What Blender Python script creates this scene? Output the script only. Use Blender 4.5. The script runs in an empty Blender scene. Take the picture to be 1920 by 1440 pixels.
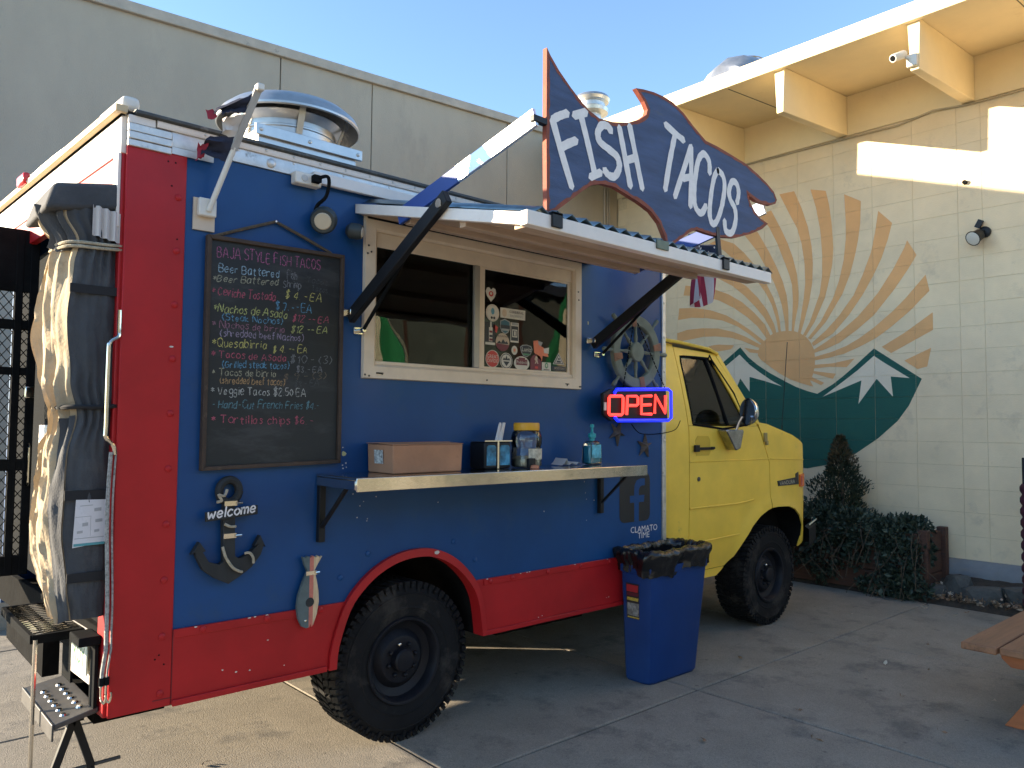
import bpy, bmesh, math, random
from mathutils import Vector, Matrix
rnd = random.Random(7)
R = math.radians
sc = bpy.context.scene
C = sc.collection

# ------------------------------------------------------------ camera
cam_d = bpy.data.cameras.new('camera'); cam = bpy.data.objects.new('camera', cam_d); C.objects.link(cam)
def cam_matrix(loc, pitch, roll, yaw):
    fw = Vector((math.sin(yaw)*math.cos(pitch), math.cos(yaw)*math.cos(pitch), math.sin(pitch)))
    rt = Vector((math.cos(yaw), -math.sin(yaw), 0)); up = rt.cross(fw)
    r2 = rt*math.cos(roll)+up*math.sin(roll); u2 = -rt*math.sin(roll)+up*math.cos(roll)
    m = Matrix((( r2.x,u2.x,-fw.x,loc[0]),(r2.y,u2.y,-fw.y,loc[1]),(r2.z,u2.z,-fw.z,loc[2]),(0,0,0,1)))
    return m
cam.matrix_world = cam_matrix((-.898, -3.330, 1.617), .05316, .00821, .73089)
cam_d.sensor_width = 36; cam_d.lens = 1459.2/1920*36; cam_d.clip_start = .05; cam_d.clip_end = 2000
sc.camera = cam
# ------------------------------------------------------------ sky, sun, exposure
SUN = Vector((-.692, .692, .2075)).normalized()          # towards the sun
el = math.asin(SUN.z)
w = bpy.data.worlds.new('World'); sc.world = w; w.use_nodes = True
nt = w.node_tree; bg = nt.nodes['Background']
sky = nt.nodes.new('ShaderNodeTexSky'); sky.sky_type = 'NISHITA'; sky.sun_disc = False
sky.sun_elevation = el; sky.sun_rotation = math.atan2(SUN.x, SUN.y)
sky.air_density = 1.0; sky.dust_density = .1; sky.ozone_density = 2.0; sky.altitude = 1600
nt.links.new(sky.outputs[0], bg.inputs[0]); bg.inputs[1].default_value = .13
sl = bpy.data.lights.new('sun', 'SUN'); sl.energy = 5.0; sl.angle = R(.53); sl.color = (1, .83, .6)
so = bpy.data.objects.new('sun', sl); C.objects.link(so)
so.rotation_euler = SUN.to_track_quat('Z', 'Y').to_euler(); so.location = SUN*30
sc.view_settings.view_transform = 'Standard'; sc.view_settings.look = 'None'
sc.view_settings.exposure = 1.95; sc.view_settings.gamma = 1; sc.view_settings.use_curve_mapping = False
sc.render.engine = 'CYCLES'

# ------------------------------------------------------------ materials
def lin(h):
    h = h.lstrip('#'); o = []
    for i in (0, 2, 4):
        v = int(h[i:i+2], 16)/255; o.append(v/12.92 if v <= .04045 else ((v+.055)/1.055)**2.4)
    return tuple(o)
MATS = {}
def mat(name, col, rough=.5, metal=0., var=.12, vs=5., bump=.0, bs=80., dirt=None, ds=3., dth=.56, coat=0., spec=.5, emit=0., stretch=None, alpha=None, trans=0.):
    """principled paint/plastic/metal: two noises for colour drift and fine relief, optional patches of wear with a shape of their own"""
    if name in MATS: return MATS[name]
    if isinstance(col, str): col = lin(col)
    m = bpy.data.materials.new(name); m.use_nodes = True; n = m.node_tree.nodes; l = m.node_tree.links
    b = n['Principled BSDF']
    b.inputs['Roughness'].default_value = rough; b.inputs['Metallic'].default_value = metal
    b.inputs['Specular IOR Level'].default_value = spec
    b.inputs['Coat Weight'].default_value = coat; b.inputs['Coat Roughness'].default_value = .12
    if trans: b.inputs['Transmission Weight'].default_value = trans
    tc = n.new('ShaderNodeTexCoord'); mp = n.new('ShaderNodeMapping'); l.new(tc.outputs['Object'], mp.inputs[0])
    if stretch: mp.inputs['Scale'].default_value = stretch
    no = n.new('ShaderNodeTexNoise'); no.inputs['Scale'].default_value = vs; no.inputs['Detail'].default_value = 6; no.inputs['Roughness'].default_value = .62
    l.new(mp.outputs[0], no.inputs['Vector'])
    mr = n.new('ShaderNodeMapRange'); mr.inputs[1].default_value = .28; mr.inputs[2].default_value = .72
    l.new(no.outputs['Fac'], mr.inputs[0])
    mx = n.new('ShaderNodeMix'); mx.data_type = 'RGBA'
    mx.inputs[6].default_value = (*[max(0, c*(1-var)) for c in col], 1); mx.inputs[7].default_value = (*[min(1, c*(1+var)) for c in col], 1)
    l.new(mr.outputs[0], mx.inputs[0]); out = mx.outputs[2]
    if dirt:
        dc = lin(dirt) if isinstance(dirt, str) else dirt
        n2 = n.new('ShaderNodeTexNoise'); n2.inputs['Scale'].default_value = ds; n2.inputs['Detail'].default_value = 9; n2.inputs['Roughness'].default_value = .7
        l.new(mp.outputs[0], n2.inputs['Vector'])
        m2 = n.new('ShaderNodeMapRange'); m2.inputs[1].default_value = dth; m2.inputs[2].default_value = dth+.13
        l.new(n2.outputs['Fac'], m2.inputs[0])
        x2 = n.new('ShaderNodeMix'); x2.data_type = 'RGBA'; x2.inputs[7].default_value = (*dc, 1)
        l.new(m2.outputs[0], x2.inputs[0]); l.new(out, x2.inputs[6]); out = x2.outputs[2]
    l.new(out, b.inputs['Base Color'])
    rr = n.new('ShaderNodeMapRange'); rr.inputs[3].default_value = max(.02, rough-.07); rr.inputs[4].default_value = min(1, rough+.1)
    l.new(no.outputs['Fac'], rr.inputs[0]); l.new(rr.outputs[0], b.inputs['Roughness'])
    if bump:
        n3 = n.new('ShaderNodeTexNoise'); n3.inputs['Scale'].default_value = bs; n3.inputs['Detail'].default_value = 4
        l.new(mp.outputs[0], n3.inputs['Vector'])
        bp = n.new('ShaderNodeBump'); bp.inputs['Strength'].default_value = bump; bp.inputs['Distance'].default_value = .01
        l.new(n3.outputs['Fac'], bp.inputs['Height']); l.new(bp.outputs[0], b.inputs['Normal'])
    if emit:
        b.inputs['Emission Color'].default_value = (*col, 1); b.inputs['Emission Strength'].default_value = emit
    MATS[name] = m; return m

M = {}
M['blue'] = mat('blue_paint', (.006,.060,.195), .42, spec=.3, var=.20, vs=1.3, bump=.03, bs=7, dirt=(.014,.064,.17), ds=3.2, dth=.56, coat=.08)
M['red'] = mat('red_paint', (.42,.012,.015), .45, spec=.3, var=.22, vs=2.2, bump=.03, bs=8, dirt=(.55,.35,.33), ds=22, dth=.715, coat=.06)
M['yellow'] = mat('yellow_paint', (.86,.575,.07), .36, spec=.35, var=.13, vs=2.2, bump=.015, bs=6, dirt=(.50,.36,.09), ds=6, dth=.63, coat=.15)
M['alu'] = mat('weathered_aluminium', (.62,.60,.56), .42, .75, var=.2, vs=14, bump=.06, bs=60, dirt=(.12,.10,.08), ds=9, dth=.60)
M['white'] = mat('dirty_white_paint', (.80,.73,.66), .45, var=.08, vs=6, bump=.03, bs=30, dirt=(.33,.29,.24), ds=11, dth=.67)
M['cream'] = mat('cream_window_frame', (.74,.61,.46), .5, var=.1, vs=7, bump=.03, bs=40, dirt=(.25,.19,.13), ds=14, dth=.68)
M['drip'] = mat('dark_gutter', (.07,.07,.065), .55, .3, var=.3, vs=18, dirt=(.22,.2,.17), ds=8, dth=.55)
M['black'] = mat('black_paint', (.010,.011,.013), .45, spec=.3, var=.25, vs=12, bump=.05, bs=60, dirt=(.16,.15,.14), ds=34, dth=.73)
M['blackmat'] = mat('matt_black', (.009,.010,.011), .95, spec=.06, var=.3, vs=10, bump=.1, bs=90)
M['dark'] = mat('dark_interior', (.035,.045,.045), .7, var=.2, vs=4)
M['under'] = mat('underbody', (.009,.009,.009), 1., spec=.05, var=.4, vs=6, bump=.3, bs=30)
M['rubber'] = mat('tyre_rubber', (.0105,.0108,.012), .8, spec=.2, var=.3, vs=9, bump=.12, bs=120, dirt=(.042,.038,.034), ds=5, dth=.52)
M['rim'] = mat('black_steel_rim', (.010,.011,.016), .5, .1, spec=.3, var=.3, vs=8, bump=.04, bs=70, dirt=(.03,.028,.027), ds=9, dth=.62)
M['steel'] = mat('stainless_steel', (.70,.66,.58), .13, 1., var=.10, vs=3, bump=.35, bs=3.2)
M['galv'] = mat('galvanised_sheet', (.54,.53,.50), .34, .9, var=.16, vs=9, bump=.03, bs=20)
M['chrome'] = mat('chrome', (.75,.76,.77), .1, 1., var=.05)
M['pvc'] = mat('white_plastic', (.72,.68,.6), .4, var=.06, vs=8)
M['beige'] = mat('beige_trim', (.62,.47,.27), .55, var=.14, vs=9, bump=.1, bs=40, dirt=(.3,.2,.1), ds=12, dth=.62)
M['ply'] = mat('plywood_underside', (.50,.37,.27), .62, var=.18, vs=4, bump=.05, bs=30, stretch=(1,6,6), dirt=(.2,.14,.1), ds=6, dth=.62)
def glass_mat(name, tint, refl=.9, base=.06, rough=.01):
    m = bpy.data.materials.new(name); m.use_nodes = True; n = m.node_tree.nodes; l = m.node_tree.links
    for x in list(n):
        if x.type != 'OUTPUT_MATERIAL': n.remove(x)
    o = [x for x in n if x.type == 'OUTPUT_MATERIAL'][0]
    t = n.new('ShaderNodeBsdfTransparent'); t.inputs[0].default_value = (*tint, 1)
    g = n.new('ShaderNodeBsdfGlossy'); g.inputs[0].default_value = (refl, refl, refl, 1); g.inputs['Roughness'].default_value = rough
    f = n.new('ShaderNodeFresnel'); f.inputs[0].default_value = 1.5
    a = n.new('ShaderNodeMath'); a.operation = 'ADD'; a.inputs[1].default_value = base; a.use_clamp = True; l.new(f.outputs[0], a.inputs[0])
    # faint waviness of the sheet
    tc = n.new('ShaderNodeTexCoord'); no = n.new('ShaderNodeTexNoise'); no.inputs['Scale'].default_value = 3
    l.new(tc.outputs['Object'], no.inputs['Vector']); bp = n.new('ShaderNodeBump'); bp.inputs['Strength'].default_value = .03; bp.inputs['Distance'].default_value = .05
    l.new(no.outputs['Fac'], bp.inputs['Height']); l.new(bp.outputs[0], g.inputs['Normal'])
    mx = n.new('ShaderNodeMixShader'); l.new(a.outputs[0], mx.inputs[0]); l.new(t.outputs[0], mx.inputs[1]); l.new(g.outputs[0], mx.inputs[2])
    l.new(mx.outputs[0], o.inputs[0]); return m
M['glass'] = glass_mat('window_glass', (.42,.52,.50), .5, .02)
M['cabglass'] = glass_mat('cab_glass', (.40,.50,.48), .6, .03)
M['jarglass'] = glass_mat('clear_plastic', (.86,.90,.92), .9, .02, .05)

# ------------------------------------------------------------ mesh building helpers
class MB:
    def __init__(s): s.v = []; s.f = []; s.mi = []; s.cur = 0
    def add(s, vs, fs):
        o = len(s.v); s.v += [tuple(v) for v in vs]
        for f in fs: s.f.append([i+o for i in f]); s.mi.append(s.cur)
        return s
    def box(s, a, b, rot=None, c=None):
        x0,y0,z0 = a; x1,y1,z1 = b
        vs = [(x0,y0,z0),(x1,y0,z0),(x1,y1,z0),(x0,y1,z0),(x0,y0,z1),(x1,y0,z1),(x1,y1,z1),(x0,y1,z1)]
        if rot is not None:
            c = Vector(c if c is not None else ((x0+x1)/2,(y0+y1)/2,(z0+z1)/2)); vs = [tuple(rot@(Vector(v)-c)+c) for v in vs]
        return s.add(vs, [(0,3,2,1),(4,5,6,7),(0,1,5,4),(1,2,6,5),(2,3,7,6),(3,0,4,7)])
    def hexa(s, vs): return s.add(vs, [(0,3,2,1),(4,5,6,7),(0,1,5,4),(1,2,6,5),(2,3,7,6),(3,0,4,7)])
    def bar(s, p, q, w, h, up=(0,0,1)):
        p = Vector(p); q = Vector(q); d = (q-p).normalized(); u = Vector(up); sd = d.cross(u)
        if sd.length < 1e-4: sd = d.cross(Vector((1,0,0)))
        sd.normalize(); u = sd.cross(d).normalized(); a = sd*w/2; b = u*h/2
        return s.hexa([p-a-b,p+a-b,q+a-b,q-a-b,p-a+b,p+a+b,q+a+b,q-a+b])
    def tube(s, pts, r, n=8, caps=True):
        pts = [Vector(p) for p in pts]; k = len(pts); rs = r if isinstance(r, (list, tuple)) else [r]*k
        vs = []; prev = None
        for i, p in enumerate(pts):
            d = (pts[min(i+1,k-1)]-pts[max(i-1,0)])
            d = d.normalized() if d.length > 1e-9 else Vector((0,0,1))
            if prev is None:
                a = d.orthogonal().normalized()
            else:
                a = prev-d*prev.dot(d); a = a.normalized() if a.length > 1e-6 else d.orthogonal().normalized()
            prev = a; b = d.cross(a)
            for j in range(n):
                t = 2*math.pi*j/n; vs.append(p+(a*math.cos(t)+b*math.sin(t))*rs[i])
        fs = []
        for i in range(k-1):
            for j in range(n): fs.append((i*n+j, i*n+(j+1)%n, (i+1)*n+(j+1)%n, (i+1)*n+j))
        if caps: fs.append(tuple(reversed(range(n)))); fs.append(tuple((k-1)*n+j for j in range(n)))
        return s.add(vs, fs)
    def lathe(s, prof, o, ax='z', n=32, sx=1, sy=1, caps=True):
        """prof: (radius, height) along the axis"""
        vs = []; k = len(prof); o = Vector(o)
        for r_, h in prof:
            for j in range(n):
                t = 2*math.pi*j/n; a = r_*math.cos(t)*sx; b = r_*math.sin(t)*sy
                vs.append(o+Vector((a,b,h) if ax == 'z' else ((a,h,b) if ax == 'y' else (h,a,b))))
        fs = [(i*n+j, i*n+(j+1)%n, (i+1)*n+(j+1)%n, (i+1)*n+j) for i in range(k-1) for j in range(n)]
        if caps: fs += [tuple(range(n)), tuple((k-1)*n+j for j in range(n))]
        return s.add(vs, fs)
    def prism(s, poly, a, b, ax='y'):
        """2-D outline extruded from a to b along an axis (poly in the two other axes, in order)"""
        def P(u, v, t): return (u,t,v) if ax == 'y' else ((t,u,v) if ax == 'x' else (u,v,t))
        n = len(poly); vs = [P(u,v,a) for u,v in poly]+[P(u,v,b) for u,v in poly]
        fs = [tuple(range(n)), tuple(reversed(range(n,2*n)))]+[(i,(i+1)%n,n+(i+1)%n,n+i) for i in range(n)]
        return s.add(vs, fs)
    def ribbon(s, pts, wd, P, round_ends=True):
        """flat brush stroke of a 2-D polyline; P maps (u, v) to a point"""
        k = len(pts); L = []; Rr = []
        for i in range(k):
            a = pts[max(i-1,0)]; b = pts[min(i+1,k-1)]; dx = b[0]-a[0]; dy = b[1]-a[1]; q = math.hypot(dx,dy) or 1
            ww = wd[i] if isinstance(wd, list) else wd
            nx, ny = -dy/q*ww/2, dx/q*ww/2
            L.append((pts[i][0]+nx, pts[i][1]+ny)); Rr.append((pts[i][0]-nx, pts[i][1]-ny))
        out = L[:]
        if round_ends:
            a = pts[-1]; b = pts[-2]; d = math.hypot(a[0]-b[0],a[1]-b[1]) or 1; ww = wd[-1] if isinstance(wd, list) else wd
            out.append((a[0]+(a[0]-b[0])/d*ww*.4, a[1]+(a[1]-b[1])/d*ww*.4))
        vs = [P(*q) for q in L]+[P(*q) for q in Rr]; fs = [(i,i+1,k+i+1,k+i) for i in range(k-1)]
        if round_ends:
            a = pts[-1]; b = pts[-2]; d = math.hypot(a[0]-b[0],a[1]-b[1]) or 1; ww = wd[-1] if isinstance(wd, list) else wd
            vs.append(P(a[0]+(a[0]-b[0])/d*ww*.42, a[1]+(a[1]-b[1])/d*ww*.42)); fs.append((k-1,len(vs)-1,2*k-1))
            a = pts[0]; b = pts[1]; d = math.hypot(a[0]-b[0],a[1]-b[1]) or 1; ww = wd[0] if isinstance(wd, list) else wd
            vs.append(P(a[0]+(a[0]-b[0])/d*ww*.42, a[1]+(a[1]-b[1])/d*ww*.42)); fs.append((0,k,len(vs)-1))
        return s.add(vs, fs)
    def me(s, name, ms, smooth=True, angle=38, fix=True):
        me = bpy.data.meshes.new(name); me.from_pydata(s.v, [], s.f)
        for m_ in (ms if isinstance(ms, (list, tuple)) else [ms]): me.materials.append(M[m_] if isinstance(m_, str) else m_)
        if any(s.mi): me.polygons.foreach_set('material_index', s.mi)
        if fix:
            bm = bmesh.new(); bm.from_mesh(me); bmesh.ops.recalc_face_normals(bm, faces=bm.faces); bm.to_mesh(me); bm.free()
        if smooth:
            me.polygons.foreach_set('use_smooth', [True]*len(me.polygons)); me.set_sharp_from_angle(angle=R(angle))
        me.update(); return me
    def build(s, name, ms, parent=None, smooth=True, angle=38, bevel=0, label=None, fix=True, seg=2):
        return link(name, s.me(name, ms, smooth, angle, fix), parent, bevel=bevel, label=label, seg=seg)
def link(name, me, parent=None, loc=None, rot=None, bevel=0, label=None, seg=2, scale=None):
    o = bpy.data.objects.new(name, me); C.objects.link(o)
    if parent is not None:
        o.parent = parent
        if parent.type == 'EMPTY': o.matrix_parent_inverse = Matrix.Translation(-parent.location)
    if loc is not None: o.location = loc
    if rot is not None: o.rotation_euler = rot
    if scale is not None: o.scale = scale
    if label: o['label'] = label
    if bevel:
        b = o.modifiers.new('bevel', 'BEVEL'); b.width = bevel; b.segments = seg; b.limit_method = 'ANGLE'; b.angle_limit = R(40); b.harden_normals = False
    return o
def thing(name, label, cat, loc=(0,0,0), group=None):
    o = bpy.data.objects.new(name, None); C.objects.link(o); o.location = loc; o.empty_display_size = .1
    o['label'] = label; o['category'] = cat
    if group: o['group'] = group
    return o
def tag(o, label, cat, group=None):
    o['label'] = label; o['category'] = cat
    if group: o['group'] = group
    return o
def struct(o, label=None):
    o['kind'] = 'structure'
    if label: o['label'] = label
    return o
def clip(poly, ax, val, keep_greater):
    out = []; n = len(poly)
    for i in range(n):
        a = poly[i]; b = poly[(i+1)%n]; ia = (a[ax] >= val) == keep_greater; ib = (b[ax] >= val) == keep_greater
        if ia: out.append(a)
        if ia != ib:
            t = (val-a[ax])/(b[ax]-a[ax]); out.append((a[0]+t*(b[0]-a[0]), a[1]+t*(b[1]-a[1])))
    return out
def cliprect(poly, x0, x1, y0, y1):
    for ax, v, k in ((0,x0,True),(0,x1,False),(1,y0,True),(1,y1,False)):
        poly = clip(poly, ax, v, k)
        if len(poly) < 3: return []
    return poly
def panel(mb, poly, surf, g=.07, thick=.014):
    """outline in (x, z) laid on a curved sheet y = surf(x, z), cut into cells so that it follows the curve, with a returned edge"""
    xs = [q[0] for q in poly]; zs = [q[1] for q in poly]
    nx = max(1, int((max(xs)-min(xs))/g+1)); nz = max(1, int((max(zs)-min(zs))/g+1))
    dx = (max(xs)-min(xs))/nx; dz = (max(zs)-min(zs))/nz
    vi = {}; vs = []; fs = []
    def V(q):
        k = (round(q[0],5), round(q[1],5))
        if k not in vi: vi[k] = len(vs); vs.append((q[0], surf(*q), q[1]))
        return vi[k]
    for i in range(nx):
        for j in range(nz):
            c = cliprect(poly, min(xs)+i*dx, min(xs)+(i+1)*dx, min(zs)+j*dz, min(zs)+(j+1)*dz)
            if len(c) >= 3:
                f = []
                for q in c:
                    k = V(q)
                    if not f or f[-1] != k: f.append(k)
                if len(f) > 1 and f[0] == f[-1]: f.pop()
                if len(set(f)) >= 3 and len(set(f)) == len(f): fs.append(tuple(f))
    mb.add(vs, fs)
    n = len(poly); ev = []; ef = []
    for i in range(n):
        a = poly[i]; b = poly[(i+1)%n]; k = max(1, int(math.hypot(b[0]-a[0],b[1]-a[1])/g)); o = len(ev)
        for j in range(k+1):
            t = j/k; q = (a[0]+t*(b[0]-a[0]), a[1]+t*(b[1]-a[1])); y = surf(*q); ev += [(q[0],y,q[1]),(q[0],y+thick,q[1])]
        for j in range(k): ef.append((o+2*j,o+2*j+1,o+2*j+3,o+2*j+2))
    mb.add(ev, ef)
def text_mesh(s, size, m, align='CENTER', depth=0):
    cu = bpy.data.curves.new('t', 'FONT'); cu.body = s; cu.size = size; cu.align_x = align; cu.align_y = 'CENTER'; cu.resolution_u = 2
    o = bpy.data.objects.new('t', cu); C.objects.link(o); bpy.context.view_layer.update()
    me = bpy.data.meshes.new_from_object(o.evaluated_get(bpy.context.evaluated_depsgraph_get()))
    bpy.data.objects.remove(o); bpy.data.curves.remove(cu); me.materials.clear(); me.materials.append(m); return me
def text_on_side(name, s, x, z, y, size, m, parent, sx=1., rot=0.):
    """flat lettering that faces the camera side of the truck"""
    o = link(name, text_mesh(s, size, m), parent); o.location = (x, y, z); o.rotation_euler = (R(90), rot, 0); o.scale = (sx, 1, 1); return o
def smooth_line(pts, k=4):
    """Catmull-Rom"""
    if len(pts) < 3: return pts
    out = []; n = len(pts)
    for i in range(n-1):
        p0 = pts[max(i-1,0)]; p1 = pts[i]; p2 = pts[i+1]; p3 = pts[min(i+2,n-1)]
        for j in range(k):
            t = j/k; out.append(tuple(.5*(2*b+(c-a)*t+(2*a-5*b+4*c-d)*t*t+(3*b-a-3*c+d)*t**3) for a,b,c,d in zip(p0,p1,p2,p3)))
    out.append(tuple(pts[-1])); return out

# ============================================================ SETTING
def concrete_mat():
    m = mat('pavement_concrete', (.275,.243,.195), .86, var=.16, vs=2.3, bump=.35, bs=150, dirt=(.165,.15,.128), ds=2.4, dth=.52)
    n = m.node_tree.nodes; l = m.node_tree.links; b = n['Principled BSDF']
    # aggregate specks and small dark spots
    tc = n.new('ShaderNodeTexCoord'); v = n.new('ShaderNodeTexVoronoi'); v.inputs['Scale'].default_value = 230; l.new(tc.outputs['Object'], v.inputs['Vector'])
    mr = n.new('ShaderNodeMapRange'); mr.inputs[3].default_value = .72; mr.inputs[4].default_value = 1.25; l.new(v.outputs['Color'], mr.inputs[0])
    v2 = n.new('ShaderNodeTexVoronoi'); v2.inputs['Scale'].default_value = 5.5; l.new(tc.outputs['Object'], v2.inputs['Vector'])
    sp = n.new('ShaderNodeMapRange'); sp.inputs[1].default_value = .03; sp.inputs[2].default_value = .085; sp.inputs[3].default_value = .55; sp.inputs[4].default_value = 1; l.new(v2.outputs['Distance'], sp.inputs[0])
    mu = n.new('ShaderNodeMath'); mu.operation = 'MULTIPLY'; l.new(mr.outputs[0], mu.inputs[0]); l.new(sp.outputs[0], mu.inputs[1])
    # grease and old spill marks, stretched and ragged
    n4 = n.new('ShaderNodeTexNoise'); n4.inputs['Scale'].default_value = 7; n4.inputs['Detail'].default_value = 10; n4.inputs['Roughness'].default_value = .75; n4.inputs['Distortion'].default_value = .6; l.new(tc.outputs['Object'], n4.inputs['Vector'])
    g4 = n.new('ShaderNodeMapRange'); g4.inputs[1].default_value = .60; g4.inputs[2].default_value = .72; g4.inputs[3].default_value = 1; g4.inputs[4].default_value = .62; l.new(n4.outputs['Fac'], g4.inputs[0])
    m4 = n.new('ShaderNodeMath'); m4.operation = 'MULTIPLY'; l.new(mu.outputs[0], m4.inputs[0]); l.new(g4.outputs[0], m4.inputs[1]); mu = m4
    mx = n.new('ShaderNodeVectorMath'); mx.operation = 'SCALE'
    src = b.inputs['Base Color'].links[0].from_socket; l.new(src, mx.inputs[0]); l.new(mu.outputs[0], mx.inputs['Scale']); l.new(mx.outputs[0], b.inputs['Base Color'])
    return m
M['concrete'] = concrete_mat()
M['grit'] = mat('joint_grit', (.055,.05,.042), .95, var=.4, vs=40, bump=.5, bs=200)
M['asphalt'] = mat('far_ground', (.27,.24,.19), .9, var=.2, vs=1, bump=.2, bs=60)
M['soil'] = mat('garden_soil', (.05,.038,.028), .95, var=.45, vs=14, bump=.8, bs=45)

gb = MB(); gb.add([(-400,-400,-.03),(400,-400,-.03),(400,400,-.03),(-400,400,-.03)], [(0,1,2,3)])
struct(gb.build('ground', 'asphalt', smooth=False), 'wide grey ground around the paved yard')
pv = MB(); pv.box((-9.6,-9.6,-.026), (6.9,3.86,-.011)); pave = struct(pv.build('pavement', 'grit', smooth=False), 'concrete slab pavement under the food truck')
XJ = [-9.58,-7.75,-5.92,-4.09,-2.26,-.43,1.37,3.23,5.06,6.89]; YJ = [-9.61,-7.78,-5.95,-4.12,-2.29,-.46,1.37,3.2,3.86]
for i in range(len(XJ)-1):
    for j in range(len(YJ)-1):
        g = .006; x0, x1, y0, y1 = XJ[i]+g, XJ[i+1]-g, YJ[j]+g, YJ[j+1]-g; b = MB(); h = rnd.uniform(-.0025, 0)
        n = 7; top = []                                    # slightly ragged, worn arrises
        def edge(a, bq):
            return [(a[0]+(bq[0]-a[0])*t/n+rnd.uniform(-.0025,.0025), a[1]+(bq[1]-a[1])*t/n+rnd.uniform(-.0025,.0025)) for t in range(n)]
        for a, bq in (((x0,y0),(x1,y0)),((x1,y0),(x1,y1)),((x1,y1),(x0,y1)),((x0,y1),(x0,y0))): top += edge(a, bq)
        k = len(top); cx, cy = (x0+x1)/2, (y0+y1)/2
        inn = [(cx+(x-cx)*.992, cy+(y-cy)*.992) for x,y in top]
        b.add([(x,y,h) for x,y in inn]+[(x,y,h-.005) for x,y in top]+[(x,y,-.0255) for x,y in top],
              [tuple(range(k))]+[(q,(q+1)%k,k+(q+1)%k,k+q) for q in range(k)]+[(k+q,k+(q+1)%k,2*k+(q+1)%k,2*k+q) for q in range(k)])
        b.build('slab', 'concrete', pave, angle=20)

# ---- grey building behind the truck
M['stucco'] = mat('grey_stucco', (.43,.362,.275), .9, var=.09, vs=1.4, bump=.35, bs=110, stretch=(1.2,1,.55), dirt=(.395,.335,.258), ds=1.8, dth=.53)
M['coping'] = mat('coping_metal', (.42,.35,.27), .6, var=.16, vs=6, dirt=(.12,.12,.12), ds=5, dth=.62)
GB = thing('grey_building', 'tall plain grey rendered building behind the food truck', 'building', (3.7,3.9,0))
gt = lambda x: 5.19+.048*x
b = MB(); b.hexa([(.0,3.935,-.02),(7.62,3.935,-.02),(7.62,12,-.02),(.0,12,-.02),(.0,3.935,gt(0)),(7.62,3.935,gt(7.62)),(7.62,12,gt(7.62)),(.0,12,gt(0))]); b.build('wall', 'stucco', GB, smooth=False)
PJ = [.0,2.44,3.50,5.47,7.60]
for i in range(4):
    x0, x1 = PJ[i]+.006, PJ[i+1]-.006; b = MB()
    b.hexa([(x0,3.9,-.015),(x1,3.9,-.015),(x1,3.933,-.015),(x0,3.933,-.015),(x0,3.9,gt(x0)),(x1,3.9,gt(x1)),(x1,3.933,gt(x1)),(x0,3.933,gt(x0))]); b.build('panel', 'stucco', GB, smooth=False, bevel=.004)
b = MB(); b.hexa([(-.03,3.86,gt(-.03)-.03),(7.6,3.86,gt(7.6)-.03),(7.6,4.15,gt(7.6)-.03),(-.03,4.15,gt(-.03)-.03),(-.03,3.86,gt(-.03)+.07),(7.6,3.86,gt(7.6)+.07),(7.6,4.15,gt(7.6)+.09),(-.03,4.15,gt(-.03)+.09)])
b.build('coping', 'coping', GB, bevel=.008)
b = MB()
for k, x in enumerate((7.30,7.36,7.40)): b.tube([(x,3.885,1.2),(x,3.885,5.35+.05*k)], .013, 8)
b.build('conduit', 'coping', GB)
b = MB(); b.tube([(7.48,4.3,5.3),(7.48,4.3,6.25)], .14, 20); b.lathe([(.15,0),(.24,.02),(.25,.07),(.2,.10),(.2,.16),(.25,.18),(.27,.22),(.25,.26),(.05,.29)], (7.48,4.3,6.2), n=28); b.build('vent_pipe', 'galv', GB)
b = MB(); b.tube([(6.75,3.9,3.66),(6.75,3.84,3.70),(6.75,3.80,3.66)], .012, 6); b.lathe([(.03,.05),(.055,.02),(.07,-.04),(.055,-.1),(.02,-.13)], (6.75,3.80,3.6), n=14); b.build('bulb_lamp', 'jarglass', GB)

# ---- cream block building with the mural
M['paintblock'] = mat('cream_block_paint', (.80,.64,.42), .82, var=.09, vs=2.2, bump=.22, bs=75, dirt=(.66,.53,.36), ds=2.6, dth=.57)
M['mortar'] = mat('painted_mortar', (.72,.58,.38), .9, var=.1, vs=30, bump=.5, bs=120)
M['eave'] = mat('cream_eave_paint', (.82,.68,.43), .7, var=.05, vs=3, bump=.06, bs=40, dirt=(.72,.58,.36), ds=4, dth=.62)
M['orange'] = mat('mural_orange', (.78,.42,.175), .8, var=.07, vs=3, bump=.22, bs=75)
M['green'] = mat('mural_green', (.012,.10,.075), .75, var=.10, vs=3, bump=.22, bs=75)
M['snow'] = mat('mural_white', (.80,.69,.52), .8, var=.05, vs=3, bump=.22, bs=75)
CB = thing('cream_building', 'cream painted block building with sunburst and mountain mural', 'building', (7.7,.5,0))
b = MB(); b.box((7.6032,-3.4,-.02), (15,3.9,5.0)); b.box((7.62,3.9,-.02), (15,12,5.0)); wallB = b.build('wall', 'mortar', CB, smooth=False)
COL = [3.885,3.73,3.30,2.87,2.44,2.01,1.58,1.15,.72,.29,-.13,-.56,-.78,-1.21,-1.64]; ROW = [.339+.23*k for k in range(21)]
for j in range(20):
    for i in range(len(COL)-1):
        y1, y0 = COL[i]-.0012, COL[i+1]+.0012; z0, z1 = ROW[j]+.0012, min(ROW[j+1]-.0012, 4.875); dx = rnd.uniform(-.0007,.0007)
        if i == 0 and j % 2: continue
        bb = MB(); e = .0016; x = 7.6+dx
        bb.add([(x,y0+e,z0+e),(x,y1-e,z0+e),(x,y1-e,z1-e),(x,y0+e,z1-e),(x+.012,y0,z0),(x+.012,y1,z0),(x+.012,y1,z1),(x+.012,y0,z1)],
               [(0,1,2,3),(0,4,5,1),(1,5,6,2),(2,6,7,3),(3,7,4,0)]); bb.build('block', 'paintblock', wallB, angle=60)
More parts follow.
